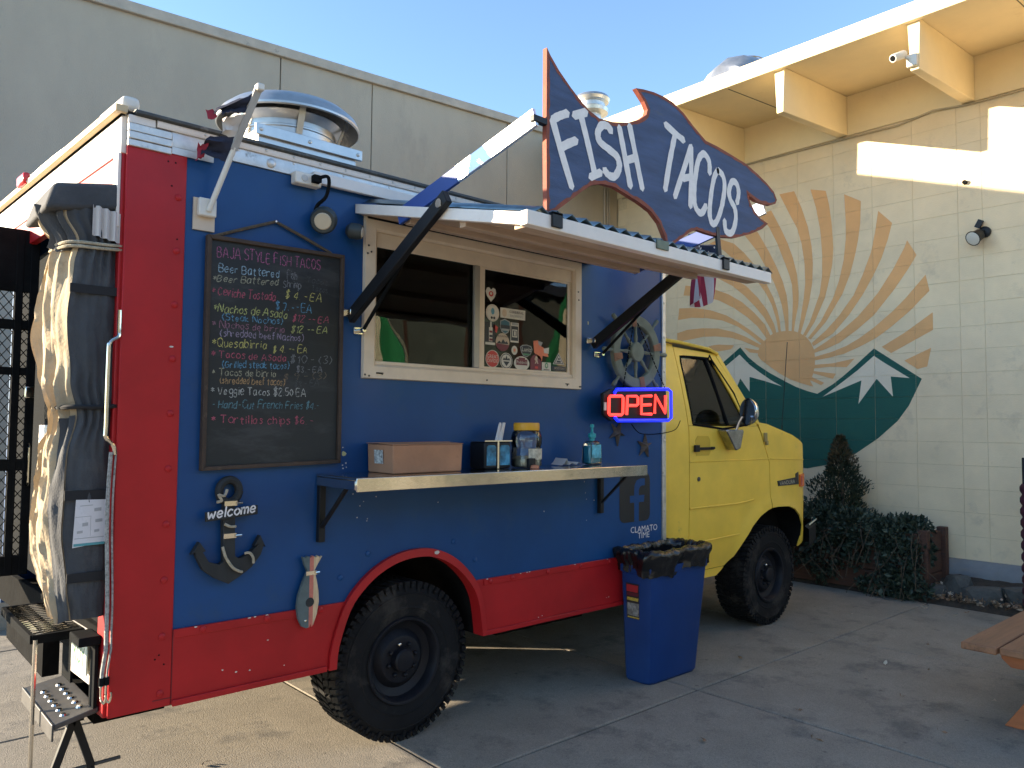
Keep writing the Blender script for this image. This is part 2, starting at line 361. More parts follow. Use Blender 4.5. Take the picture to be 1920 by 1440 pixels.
b = MB(); b.box((7.598,-3.4,.339), (7.64,-1.645,4.88)); b.build('plain_wall', 'paintblock', CB, smooth=False)
# outlines of the painted mural on the wall plane, metres (y, z)
RAYS=[[(1.38,4.405),(1.258,4.148),(1.162,3.956),(1.107,3.762),(1.074,3.525),(1.068,3.294),(1.09,3.114),(1.137,2.845),(1.172,2.702),(1.139,2.691),(1.089,2.841),(1.02,3.082),(0.984,3.283),(0.973,3.51),(0.987,3.718),(1.028,3.944),(1.102,4.178),(1.192,4.401)],
 [(1.657,4.202),(1.52,4.035),(1.414,3.815),(1.323,3.575),(1.265,3.418),(1.231,3.291),(1.223,3.106),(1.232,2.923),(1.243,2.753),(1.248,2.68),(1.215,2.677),(1.214,2.75),(1.194,2.883),(1.159,3.037),(1.151,3.183),(1.168,3.405),(1.217,3.609),(1.281,3.792),(1.358,3.968),(1.491,4.233)],
 [(2.003,4.178),(1.83,3.963),(1.675,3.757),(1.566,3.549),(1.472,3.372),(1.407,3.214),(1.362,3.06),(1.331,2.883),(1.319,2.759),(1.313,2.685),(1.283,2.683),(1.282,2.756),(1.281,2.866),(1.283,3.014),(1.301,3.176),(1.352,3.356),(1.43,3.542),(1.523,3.732),(1.673,4),(1.813,4.181)],
 [(2.361,3.976),(2.155,3.854),(1.977,3.688),(1.819,3.535),(1.665,3.372),(1.569,3.234),(1.489,3.074),(1.437,2.906),(1.412,2.767),(1.399,2.704),(1.366,2.702),(1.382,2.765),(1.39,2.864),(1.422,3.017),(1.474,3.172),(1.568,3.36),(1.691,3.567),(1.86,3.774),(2.005,3.915),(2.214,4.011)],
 [(2.34,3.582),(2.008,3.47),(1.835,3.356),(1.681,3.196),(1.558,3.031),(1.464,2.846),(1.426,2.694),(1.466,2.697),(1.506,2.788),(1.6,2.947),(1.724,3.099),(1.865,3.244),(2.024,3.38),(2.279,3.533)],
 [(2.732,3.478),(2.341,3.395),(2.084,3.283),(1.894,3.163),(1.724,3.01),(1.587,2.858),(1.506,2.7),(1.561,2.68),(1.684,2.841),(1.824,2.969),(2.011,3.105),(2.22,3.22),(2.436,3.299),(2.765,3.351)],
 [(2.833,3.186),(2.583,3.164),(2.347,3.109),(2.119,3.021),(1.954,2.922),(1.793,2.811),(1.657,2.704),(1.565,2.631),(1.596,2.596),(1.689,2.669),(1.793,2.753),(1.954,2.863),(2.176,2.962),(2.405,3.014),(2.643,3.043),(2.853,3.032)],
 [(2.866,2.857),(2.705,2.889),(2.465,2.889),(2.233,2.864),(2.01,2.8),(1.847,2.729),(1.71,2.651),(1.637,2.608),(1.637,2.566),(1.752,2.616),(1.901,2.685),(2.065,2.736),(2.279,2.768),(2.466,2.778),(2.669,2.758),(2.866,2.737)],
 [(2.384,2.651),(2.234,2.661),(2.011,2.635),(2.055,2.589),(2.258,2.573),(2.373,2.621)],
 [(1.87,2.596),(1.658,2.548),(1.659,2.51),(1.795,2.533)],
 [(0.991,4.377),(0.925,4.142),(0.879,3.88),(0.86,3.601),(0.864,3.362),(0.895,3.152),(1.018,2.834),(1.105,2.688),(1.068,2.676),(0.962,2.829),(0.834,3.097),(0.783,3.292),(0.744,3.464),(0.73,3.651),(0.744,3.915),(0.771,4.146),(0.809,4.32)],
 [(0.596,4.234),(0.583,3.931),(0.586,3.721),(0.613,3.491),(0.67,3.265),(0.744,3.074),(0.893,2.822),(1.044,2.651),(1.012,2.631),(0.829,2.816),(0.636,3.108),(0.546,3.318),(0.485,3.529),(0.448,3.697),(0.422,3.877),(0.412,4.118)],
 [(0.226,3.971),(0.261,3.755),(0.309,3.535),(0.403,3.298),(0.509,3.082),(0.675,2.872),(0.83,2.719),(0.998,2.59),(0.98,2.552),(0.749,2.677),(0.57,2.861),(0.406,3.081),(0.291,3.271),(0.2,3.45),(0.131,3.641),(0.083,3.812)],
 [(-0.067,3.598),(-0.037,3.523),(0.083,3.309),(0.239,3.083),(0.295,3.02),(0.466,2.842),(0.669,2.687),(0.85,2.579),(0.98,2.508),(0.976,2.472),(0.842,2.507),(0.68,2.566),(0.477,2.697),(0.289,2.842),(0.151,3.004),(0.087,3.076),(-0.075,3.297),(-0.158,3.427)],
 [(-0.243,3.208),(-0.036,2.982),(0.101,2.856),(0.292,2.706),(0.453,2.601),(0.601,2.526),(0.779,2.468),(0.972,2.427),(0.973,2.387),(0.807,2.408),(0.629,2.441),(0.455,2.507),(0.277,2.587),(0.12,2.691),(-0.088,2.853),(-0.198,2.963),(-0.277,3.036)],
 [(-0.304,2.81),(-0.304,2.63),(0.117,2.417),(0.213,2.49),(-0.021,2.621),(-0.162,2.715)],
 [(0.973,2.337),(0.754,2.343),(0.508,2.383),(0.596,2.292),(0.791,2.306),(0.974,2.297)],
 [(-0.282,2.447),(-0.241,2.258),(-0.146,2.234),(-0.016,2.33)],
 [(0.979,2.266),(0.72,2.224),(0.757,2.169),(0.984,2.24)],
 [(1.008,2.201),(0.857,2.128),(0.893,2.103),(1.027,2.166)]]
SUNP=[[(1.658,2.61),(1.606,2.653),(1.548,2.7),(1.482,2.737),(1.401,2.754),(1.302,2.757),(1.204,2.742),(1.128,2.708),(1.062,2.662),(1.006,2.59),(0.97,2.507),(0.96,2.417),(0.965,2.319),(0.987,2.231),(1.021,2.152),(0.985,2.088),(1.04,2.104),(1.154,2.139),(1.269,2.184),(1.387,2.249),(1.516,2.338),(1.639,2.429),(1.685,2.488),(1.679,2.535)]]
HILL=[[(1.924,2.604),(1.817,2.477),(1.691,2.375),(1.538,2.274),(1.338,2.164),(1.193,2.09),(1.051,2.037),(0.939,2.005),(0.757,2.107),(0.632,2.198),(0.5,2.304),(0.371,2.416),(0.295,2.479),(-0.186,2.132),(-0.055,1.86),(0.063,1.696),(0.266,1.512),(0.523,1.332),(0.791,1.215),(1.07,1.154),(1.563,1.185),(1.961,1.312),(2.313,1.539),(2.546,1.783),(2.75,2.02),(2.306,2.335)]]
SNOW=[[(1.935,2.514),(1.797,2.381),(1.671,2.289),(1.508,2.179),(1.368,2.101),(1.59,2.173),(1.798,2.233),(1.8,2.052),(1.927,2.219),(1.971,2.12),(2.125,2.251),(2.353,2.132),(2.588,2.149),(2.135,2.379)],
 [(0.297,2.399),(0.207,2.331),(-0.067,2.144),(0.125,2.169),(0.105,1.953),(0.272,2.15),(0.473,1.881),(0.435,2.139),(0.877,1.969),(0.633,2.138),(0.476,2.251)]]

def mural(name, polys, m, lift):
    mb = MB()
    for P in polys:
        for j in range(20):
            for i in range(len(COL)-1):
                q = cliprect(P, COL[i+1]+.0028, COL[i]-.0028, ROW[j]+.0028, ROW[j+1]-.0028)
                if len(q) >= 3: mb.add([(7.5975-lift,y,z) for y,z in q], [tuple(range(len(q)))])
        mb.add([(7.6026-lift*.5,y,z) for y,z in P], [tuple(range(len(P)))])      # paint down in the joints
    return mb.build(name, m, CB, smooth=False, fix=False)
mural('mural_rays', RAYS, 'orange', 0); mural('mural_sun', SUNP, 'orange', .0005); mural('mural_mountains', HILL, 'green', 0); mural('mural_snow', SNOW, 'snow', .0005)
b = MB(); b.prism([(7.595,.339),(7.56,.335),(7.50,.29),(7.47,.20),(7.47,-.02),(7.64,-.02),(7.64,.339)], -3.4, 3.3, 'y')
# (x, z) outline extruded along y
b.build('footing', mat('footing_concrete', (.2,.21,.22), .85, var=.12, vs=5, bump=.3, bs=70), CB)
b = MB(); b.box((7.585,-3.4,4.885), (7.64,3.95,5.335)); b.build('frieze', 'eave', CB, smooth=False)
b = MB(); b.hexa([(6.20,-3.6,5.225),(15.2,-3.6,5.93),(15.2,6,5.93),(6.20,6,5.225),(6.20,-3.6,5.335),(15.2,-3.6,6.04),(15.2,6,6.04),(6.20,6,5.335)])
b.v = [(x,y,z-.0) if x < 7 else (x,y,5.225+(x-6.2)*.0783+(.11 if z > 6 else 0)) for x,y,z in b.v]; b.build('roof', 'eave', CB, bevel=.01)
b = MB(); b.box((6.145,-3.62,5.205), (6.197,6.02,5.37)); b.build('fascia', 'eave', CB, bevel=.006)
for k, y in enumerate((3.13,1.835,.541,-.744,-2.03)):
    b = MB(); e = 0
    b.hexa([(6.2,y+e+.012,4.775),(7.583,y,4.885),(7.583,y+.115,4.885),(6.2,y+e+.085,4.775),(6.2,y+e-.004,5.222),(7.583,y,5.328),(7.583,y+.115,5.328),(6.2,y+e+.105,5.222)]); b.build('beam', 'eave', CB, bevel=.005)
for y in (1.2,-1.4):
    b = MB(); b.hexa([(6.22,y,5.222),(7.58,y,5.327),(7.58,y+.006,5.327),(6.22,y+.006,5.222),(6.22,y,5.2265),(7.58,y,5.333),(7.58,y+.006,5.333),(6.22,y+.006,5.2265)]); b.build('soffit_joint', 'drip', CB, smooth=False)
b = MB(); b.tube([(7.585,3.8,4.865)]+[(7.583,3.4-.25*k,4.868+.005*math.sin(k*1.3)) for k in range(10)]+[(7.583,.75,4.86),(7.583,.0,4.845),(7.583,-.35,4.90),(7.583,-.62,4.87),(7.583,-.8,4.865),(7.583,-3.3,4.87)], .011, 6); b.build('conduit', mat('conduit_paint', (.45,.37,.24), .6), CB)
b = MB(); b.tube([(7.602,-.633,4.084),(7.57,-.633,4.084)], .022, 10); b.build('pipe_hole', 'blackmat', CB)
# hood on its roof
b = MB(); hp = [(2.85,5.4),(2.80,5.95),(2.70,6.30),(2.52,6.50),(2.30,6.58),(2.05,6.53),(1.88,6.40),(1.80,6.2),(1.78,5.4)]
for i, (xa, sh) in enumerate(((7.75,.80),(7.95,.95),(8.2,1.0),(8.7,1.0),(8.95,.93),(9.1,.75))):
    b.v += [(xa, 2.3+(y-2.3)*sh, 5.4+(z-5.4)*sh) for y,z in hp]
n = len(hp)
for i in range(5):
    for j in range(n-1): b.f.append([i*n+j,i*n+j+1,(i+1)*n+j+1,(i+1)*n+j]); b.mi.append(0)
b.f.append(list(range(n))); b.mi.append(0); b.build('roof_duct', 'galv', CB, angle=50)
b = MB()
for xa in (8.2,8.7): b.tube(smooth_line([(xa,2.3+(y-2.3)*1.005,5.4+(z-5.4)*1.005) for y,z in hp],3), .008, 5)
b.build('duct_seam', 'drip', CB)

# security camera on the eave beam, flood lamp on the wall
sc_ = thing('security_camera', 'small white bullet camera on the end of an eave beam', 'camera', (6.18,-.66,4.87))
b = MB(); b.box((6.155,-.73,4.80), (6.1985,-.64,4.91)); b.build('mount', 'pvc', sc_, bevel=.01)
b = MB(); b.tube([(6.17,-.67,4.87),(6.12,-.64,4.89),(6.09,-.62,4.90)], .016, 8); b.build('arm', 'pvc', sc_)
b = MB(); d = Vector((-.75,.25,-.38)).normalized(); p = Vector((6.14,-.64,4.92)); b.tube([p, p+d*.02, p+d*.15, p+d*.17], [.02,.036,.036,.034], 14); b.build('camera_body', 'pvc', sc_)
b = MB(); b.tube([p+d*.171, p+d*.174], .025, 14); b.build('lens', 'blackmat', sc_)
fl = thing('wall_flood_lamp', 'dark flood lamp with round face on the cream block wall', 'lamp', (7.55,-.79,3.5))
b = MB(); b.lathe([(.055,0),(.055,-.03),(.03,-.04)], (7.6,-.80,3.55), 'x', 16); b.build('base', 'black', fl)
b = MB(); b.tube([(7.57,-.80,3.55),(7.52,-.79,3.55),(7.5,-.77,3.52)], .018, 8); b.build('arm', 'black', fl)
d = Vector((-.72,.28,-.42)).normalized(); p = Vector((7.53,-.785,3.53))
b = MB(); b.tube([p, p+d*.03, p+d*.10, p+d*.13], [.03,.055,.06,.075], 18); b.build('lamp_head', 'black', fl)
b = MB(); b.tube([p+d*.1305, p+d*.133], [.066,.06], 18); b.build('lamp_face', 'pvc', fl)
b = MB(); b.box((7.53,-.79,3.59), (7.56,-.74,3.67), Matrix.Rotation(.5,3,'X')); b.build('sensor', 'black', fl)

# ---- planting bed: soil, timber planter, shrubs, stones, litter
b = MB(); nx, ny = 8, 60
for i in range(nx+1):
    for j in range(ny+1):
        x = 6.9+.62*i/nx; y = -3.3+6.6*j/ny; b.v.append((x, y, (-.02 if i == 0 else .02+.19*(i/nx)**1.1+rnd.uniform(-.012,.02))))
for i in range(nx):
    for j in range(ny): b.f.append([i*(ny+1)+j,(i+1)*(ny+1)+j,(i+1)*(ny+1)+j+1,i*(ny+1)+j+1]); b.mi.append(0)
struct(b.build('planting_bed', 'soil'), 'dark soil bed along the cream wall')
M['timber'] = mat('planter_timber', (.085,.038,.024), .8, var=.3, vs=5, bump=.35, bs=50, stretch=(9,.8,9), dirt=(.05,.035,.03), ds=4, dth=.55)
PL = thing('timber_planter', 'low dark timber planter box overgrown with trailing plants', 'planter', (7.2,1.2,0))
for k in range(3):
    z0 = .03+.2*k
    b = MB(); b.box((6.93,-.36,z0), (6.975,3.2,z0+.192)); b.build('board', 'timber', PL, bevel=.006)
    b = MB(); b.box((6.98,-.41,z0+.003), (7.46,-.365,z0+.195)); b.build('board', 'timber', PL, bevel=.006)
for x, y in ((6.935,-.45),(7.40,-.45)):
    b = MB(); b.box((x,y,.0), (x+.08,y+.085,.655)); b.build('post', 'timber', PL, bevel=.006)
b = MB(); b.box((6.976,-.364,.5), (7.46,3.2,.57)); b.build('soil_fill', 'soil', PL)

def leaf_mat(name, col, var):
    m = mat(name, col, .55, var=var, vs=9, spec=.35); return m
M['conifer'] = leaf_mat('conifer_needles', (.026,.040,.022), .5)
M['conifer_tip'] = leaf_mat('conifer_brown_tip', (.10,.075,.04), .4)
M['ivy'] = leaf_mat('ivy_leaf', (.028,.046,.032), .5); M['ivy2'] = leaf_mat('ivy_leaf_pale', (.07,.09,.062), .4)
M['twig'] = mat('twig', (.10,.07,.045), .85, var=.3)
def leaf(mb, p, size, up=None, asp=.5):
    d = Vector((rnd.gauss(0,1), rnd.gauss(0,1), rnd.gauss(0,1)+.3)).normalized()
    if up is not None: d = (d*.6+up).normalized()
    a = d.orthogonal().normalized(); a = Matrix.Rotation(rnd.uniform(0,6.28),3,d)@a; c = d.cross(a)
    p = Vector(p); s = size*rnd.uniform(.7,1.3)
    mb.add([p, p+d*s*.5+a*s*asp*.5, p+d*s+c*s*.15, p+d*s*.5-a*s*asp*.5], [(0,1,2,3)])
CT = thing('conifer_shrub', 'small pointed conifer rising above the planter by the wall', 'shrub', (7.22,.50,.55))
b = MB(); b.tube([(7.22,.50,.5),(7.23,.49,1.0),(7.22,.505,1.5)], [.03,.02,.006], 7); b.build('trunk', 'twig', CT)
b = MB(); b.cur = 0
for k in range(7800):
    t = rnd.random()**1.25; z = .52+t*1.0
    prof = .30*(1-t)**.75*(1+.18*math.sin(z*19+1.2)) if t < .62 else .30*(1-t)**.80*.85+.012
    a = rnd.uniform(0,6.283); lump = 1+.25*math.sin(3*a+z*9)+.18*math.sin(5*a-z*14); prof *= 1.12; r_ = prof*lump*math.sqrt(rnd.uniform(.25,1))*(1.0+.15*rnd.random())
    b.cur = 1 if (t > .70 and rnd.random() < .6) or rnd.random() < .05 else 0
    leaf(b, (7.22+r_*math.cos(a), .505+r_*math.sin(a), z), .042, Vector((math.cos(a)*.5,math.sin(a)*.5,.7)), .34)
b.build('crown', ['conifer','conifer_tip'], CT, smooth=False, fix=False)
def ivy_mass(name, label, spots, n, base):
    t = thing(name, label, 'plant', base); b = MB(); st = MB()
    for cx, cy, cz, rx, ry, rz, wgt in spots:
        for k in range(int(n*wgt)):
            u = Vector((rnd.gauss(0,1),rnd.gauss(0,1),rnd.gauss(0,1))).normalized()*(rnd.uniform(.55,1.06))
            b.cur = 1 if rnd.random() < .3 else 0
            leaf(b, (cx+u.x*rx, cy+u.y*ry, max(.02,cz+u.z*rz)), rnd.choice((.03,.045,.06)), u*.6, .62)
        for k in range(5):
            a = Vector((cx-rx*.6, cy+rnd.uniform(-ry,ry), cz+rz*.4)); st.tube([a, a+Vector((-.08,rnd.uniform(-.1,.1),-.12)), a+Vector((-.10,rnd.uniform(-.15,.15),-.34*rnd.random()-.12))], .0035, 4)
    b.build('foliage', ['ivy','ivy2'], t, smooth=False, fix=False); st.build('stems', 'twig', t); return t
ivy_mass('trailing_plant', 'dark bushy plant spilling over the planter below the conifer', [(7.0,.62,.62,.24,.34,.24,1),(6.95,.25,.62,.2,.28,.18,.8),(6.90,.55,.32,.13,.20,.26,.6),(7.0,1.15,.55,.25,.35,.3,.8),(6.92,.95,.36,.10,.2,.22,.35),(6.90,.22,.40,.09,.14,.18,.3),(6.9,.0,.10,.12,.2,.09,.25)], 2000, (7.0,.6,.5))
ivy_mass('trailing_plant', 'leafy plant trailing down the corner of the planter to the soil', [(6.98,-.10,.57,.18,.26,.15,1),(6.92,-.20,.34,.13,.20,.24,1),(6.92,-.25,.12,.14,.22,.12,.6),(7.03,-.36,.44,.12,.1,.15,.35),(7.1,-.22,.66,.2,.2,.1,.5)], 2000, (6.95,-.2,.3))
M['stone'] = mat('garden_stone', (.085,.085,.08), .9, var=.25, vs=6, bump=.4, bs=40)
def rock(x, y, z, sx, sy, sz, label, rot=0):
    b = bmesh.new(); bmesh.ops.create_icosphere(b, subdivisions=2, radius=1)
    for v in b.verts: v.co *= 1+rnd.uniform(-.16,.16); v.co.z = max(-.5, min(.62, v.co.z))
    me = bpy.data.meshes.new('garden_rock'); b.to_mesh(me); b.free(); me.materials.append(M['stone'])
    o = link('garden_rock', me, None, (x,y,z), (rnd.uniform(-.1,.1),rnd.uniform(-.1,.1),rot), scale=(sx,sy,sz)); tag(o, label, 'rock', 'rocks in the soil bed')
rock(7.10,-.86,.10,.13,.20,.13, 'flat pale-faced rock, largest in the soil bed', .2)
rock(7.22,-.62,.14,.12,.13,.16, 'rounded dark rock beside the planter end post')
rock(7.05,-.47,.08,.10,.11,.11, 'small dark rock at the foot of the planter corner')
rock(7.2,-1.20,.12,.15,.22,.15, 'broad dark rock by the black post at the bed edge', .4)
M['deadleaf'] = mat('dead_leaf', (.22,.14,.085), .8, var=.5, vs=30); M['deadleaf2'] = mat('pale_dead_leaf', (.42,.34,.26), .8, var=.3, vs=30)
b = MB()
for k in range(750):
    y = rnd.uniform(-2.2,.25); x = 6.93+abs(rnd.gauss(0,.13)); b.cur = int(rnd.random() < .3)
    i = (x-6.9)/.62; p = Vector((x, y, .03+.19*max(0,i)**1.1+rnd.uniform(.005,.03)))
    leaf(b, p, .045, Vector((rnd.uniform(-1,1),rnd.uniform(-1,1),.2)), .6)
o = b.build('leaf_litter', ['deadleaf','deadleaf2'], None, smooth=False, fix=False); o['kind'] = 'stuff'; o['label'] = 'dry leaves scattered over the soil bed'
for k, (x, y) in enumerate(((4.35,-.95),(4.05,-1.35),(4.75,-1.25),(6.6,-.55),(6.72,-.85),(4.0,-.30),(6.55,-.80),(3.35,-1.05),(3.65,-1.7),(5.9,-.2),(2.6,-.95),(4.9,.1),(4.4,-1.75),(3.05,-1.3),(5.4,-1.0),(.55,.45),(.35,.25),(.85,.12))):
    b = MB(); s = rnd.uniform(.022,.045); a = rnd.uniform(0,6.28)
    for q in range(2): leaf(b, (x+rnd.uniform(-.01,.01), y+rnd.uniform(-.01,.01), .006), s, Vector((math.cos(a+q*1.8)*1.6,math.sin(a+q*1.8)*1.6,.16)), .55)
    tag(b.build('fallen_leaf', 'deadleaf2' if k % 3 == 0 else 'deadleaf', None, smooth=False, fix=False), 'small curled dry leaf lying on the concrete slabs', 'leaf', 'dry leaves on the pavement')
b = MB()
for q in range(3): leaf(b, (4.62+.01*q,-1.02+.008*q,.005), .035, Vector((rnd.uniform(-1,1),rnd.uniform(-1,1),.5)), .6)
tag(b.build('paper_scrap', 'pvc', None, smooth=False, fix=False), 'crumpled white paper scrap on a slab joint near the picnic bench', 'litter')

# ---- picnic table at the right edge
M['bench'] = mat('stained_bench_wood', (.27,.125,.06), .6, var=.28, vs=4, bump=.15, bs=40, stretch=(.8,9,9), dirt=(.12,.065,.04), ds=5, dth=.58)
M['bench2'] = mat('orange_stained_wood', (.40,.125,.042), .6, var=.2, vs=4, bump=.12, bs=40, stretch=(6,1,6))
PT = thing('picnic_table', 'stained wooden picnic table whose bench end enters at the right', 'picnic table', (4.7,-2.6,0))
for y0 in (-1.935,-2.115): 
    b = MB(); b.box((3.80+(.02 if y0 < -2 else 0),y0,.425), (5.7,y0+.172,.463)); b.build('bench_board', 'bench', PT, bevel=.007)
for y0 in (-3.30,-3.48): 
    b = MB(); b.box((3.82,y0,.425), (5.7,y0+.172,.463)); b.build('bench_board', 'bench', PT, bevel=.007)
for k in range(5):
    b = MB(); b.box((3.75,-2.41-.138*k,.72), (5.75,-2.28-.138*k,.757)); b.build('table_board', 'bench', PT, bevel=.006)
for x in (3.98,5.4):
    b = MB(); b.prism([(-1.90,.424),(-1.905,.37),(-1.95,.33),(-3.4,.33),(-3.45,.37),(-3.46,.424)], x, x+.04, 'x'); b.build('seat_beam', 'bench2', PT, bevel=.004)
    b = MB(); b.box((x,-2.95,.68), (x+.04,-2.3,.719)); b.build('top_beam', 'bench2', PT, bevel=.004)
    for s in (1,-1):
        b = MB(); yc = -2.65; b.hexa([(x+.042,yc+s*.75,.0),(x+.08,yc+s*.75,.0),(x+.08,yc+s*.65,.0),(x+.042,yc+s*.65,.0),(x+.042,yc+s*.28,.70),(x+.08,yc+s*.28,.70),(x+.08,yc+s*.18,.70),(x+.042,yc+s*.18,.70)]); b.build('leg', 'bench2', PT, bevel=.004)
# ---- black post with burgundy quilted wrap
BP = thing('wrapped_post', 'black post wrapped in burgundy quilted fabric at the right edge', 'post', (6.75,-1.31,0))
b = MB(); b.box((6.71,-1.40,0), (6.81,-1.295,1.38)); b.build('post', 'black', BP, bevel=.006)
b = MB(); pr = []
for k in range(11):
    z = .12+.095*k; pr += [(.100,z),(.118,z+.03),(.118,z+.065)]
b.lathe(pr+[(.1,1.16)], (6.77,-1.375,0), n=20, sx=1, sy=.95); b.build('quilted_wrap', mat('burgundy_fabric', (.075,.012,.028), .7, var=.25, vs=12, bump=.1, bs=60), BP, angle=60)

# ---- patio umbrellas on the camera's side of the yard (mirrored in the serving window)
M['ugreen'] = mat('umbrella_green', (.03,.26,.09), .8, var=.1); M['ucream'] = mat('umbrella_cream', (.66,.58,.40), .8, var=.06)
def umbrella(x, y, label, h, rr_, dp):
    t = thing('patio_umbrella', label, 'umbrella', (x,y,0), 'patio umbrellas behind the viewer')
    b = MB(); b.tube([(x,y,0),(x,y,h)], .024, 10); b.build('pole', 'pvc', t)
    b = MB(); b.lathe([(.26,0),(.25,.05),(.05,.08),(.04,.2)], (x,y,0), n=20); b.build('base', 'black', t)
    for k in range(8):
        b = MB(); a0 = k*math.pi/4+.5; a1 = a0+math.pi/4
        P = lambda r_, a, z: (x+r_*math.cos(a), y+r_*math.sin(a), z)
        b.add([P(.10,a0,h),P(.10,a1,h),P(rr_,a0,h-dp),P(rr_*.86,(a0+a1)/2,h-dp-.04),P(rr_,a1,h-dp),P(rr_*1.02,a0,h-dp-.18),P(rr_*.88,(a0+a1)/2,h-dp-.22),P(rr_*1.02,a1,h-dp-.18)], [(0,2,3),(0,3,1),(1,3,4),(2,5,6,3),(3,6,7,4)])
        b.build('canopy_panel', 'ugreen' if k % 2 else 'ucream', t, smooth=False)
umbrella(5.45,-6.7,'half-furled green and cream patio umbrella mirrored in the left serving pane', 3.35, .60, 1.2)
umbrella(9.55,-6.6,'half-furled green and cream patio umbrella mirrored at the right of the sticker pane', 4.1, .72, 1.6)

# ---- unseen building added behind the viewer to darken the pane reflections
TBD = thing('added_timber_building', 'added unseen timber building that darkens the reflections in the panes', 'building', (4,-14,0))
b = MB(); b.box((-16,-18,-.02),(20,-13,5.4)); b.build('wall', mat('added_timber_wall', (.10,.105,.085), .85, var=.25, vs=2), TBD, smooth=False)
b = MB(); b.prism([(-18.4,5.4),(-12.6,5.4),(-15.5,6.5)], -16.3, 20.3, 'x'); b.build('roof', mat('dark_roof', (.04,.04,.04), .8), TBD, smooth=False)
for k in range(15):
    b = MB(); b.box((-8+2*k,-12.99,0),(-7.85+2*k,-12.95,5.39)); b.build('batten', 'timber', TBD, smooth=False)

# ============================================================ FOOD TRUCK
TR = thing('food_truck', 'blue and red food truck with a yellow van cab', 'food truck', (2.6,1.15,0))
WD = 2.35                                            # width of the box
RX = lambda y: -.045*y                               # the rear face runs very slightly out of square
# arch outline (x, z), outer edge of the red trim
ARCH = [(.939,.47),(.951,.579),(1.010,.746),(1.083,.841),(1.187,.920),(1.307,.968),(1.425,.983),(1.541,.971),(1.655,.923),(1.750,.849),(1.830,.754),(1.873,.646),(1.900,.47)]
ARCH = [tuple(q) for q in smooth_line(ARCH, 3)]
def arch_between(xa, xb): return [q for q in ARCH if xa < q[0] < xb]
ZS, ZT, ZB = .772, 2.765, .470                      # skirt top, blue top, skirt bottom
xl = [q for q in ARCH if q[1] >= ZS]; aL, aR = xl[0], xl[-1]
# blue side sheet round the window opening (x 1.12-2.62, z 1.88-2.62)
b = MB()
def sheet(poly, y=0.):
    b.add([(x,y,z) for x,z in poly], [tuple(range(len(poly)))])
arcA = [q for q in ARCH if q[1] >= ZS and q[0] < 1.12]; arcD = [q for q in ARCH if 1.12 <= q[0] and q[1] >= ZS]
zi = arcA[-1][1]+(arcD[0][1]-arcA[-1][1])*(1.12-arcA[-1][0])/(arcD[0][0]-arcA[-1][0])
sheet([(.22,ZS),(aL[0],ZS)]+arcA+[(1.12,zi),(1.12,ZT),(.22,ZT)])
sheet([(1.12,zi)]+arcD+[(aR[0],ZS),(2.62,ZS),(2.62,1.88),(1.12,1.88)])
sheet([(1.12,2.62),(2.62,2.62),(2.62,ZT),(1.12,ZT)]); sheet([(2.62,ZS),(3.48,ZS),(3.48,ZT),(2.62,ZT)])
side = b.build('side_panel', 'blue', TR, smooth=False, fix=False)
# far side, front bulkhead, roof, floor, rear frame
b = MB(); b.box((.0,WD-.02,.51), (3.48,WD,2.87)); b.build('far_side_panel', 'blue', TR, smooth=False)
b = MB(); b.box((3.455,.03,.62), (3.478,WD-.03,2.86)); b.build('front_bulkhead', 'dark', TR, smooth=False)
b = MB(); b.box((.03,.80,.60), (3.45,WD-.03,.64)); b.build('floor', 'under', TR, smooth=False)
b = MB(); n = 10
for k in range(n+1):
    y = .0+WD*k/n; z = 2.872+.05*math.sin(math.pi*k/n); b.v += [(RX(y)-.03,y,z),(3.50,y,z)]
for k in range(n): b.f.append([2*k,2*k+1,2*k+3,2*k+2]); b.mi.append(0)
for k in range(n+1):
    y = .0+WD*k/n; b.v += [(RX(y)-.03,y,2.855),(3.50,y,2.855)]
o_ = 2*(n+1)
for k in range(n): b.f.append([o_+2*k,o_+2*k+2,o_+2*k+3,o_+2*k+1]); b.mi.append(0)
for e in (0,1): b.f.append([e+2*k for k in range(n+1)]+[o_+e+2*k for k in range(n,-1,-1)]); b.mi.append(0)
b.build('roof', 'alu', TR, angle=30)
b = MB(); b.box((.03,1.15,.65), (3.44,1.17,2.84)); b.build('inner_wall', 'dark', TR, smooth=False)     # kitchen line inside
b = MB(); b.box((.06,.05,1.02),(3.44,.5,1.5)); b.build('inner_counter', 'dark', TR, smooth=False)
# red rear corner panel
b = MB(); b.box((-.004,-.007,ZB), (.232,.012,2.74)); b.build('corner_panel', 'red', TR, bevel=.004)
b = MB(); b.box((.2305,-.009,ZB+.01), (.2335,-.006,.775)); b.box((.16,-.0095,.500),(.94,-.0065,.503)); b.build('panel_fold', mat('red_seam', (.16,.01,.014), .6), TR, smooth=False)['kind'] = 'stuff'
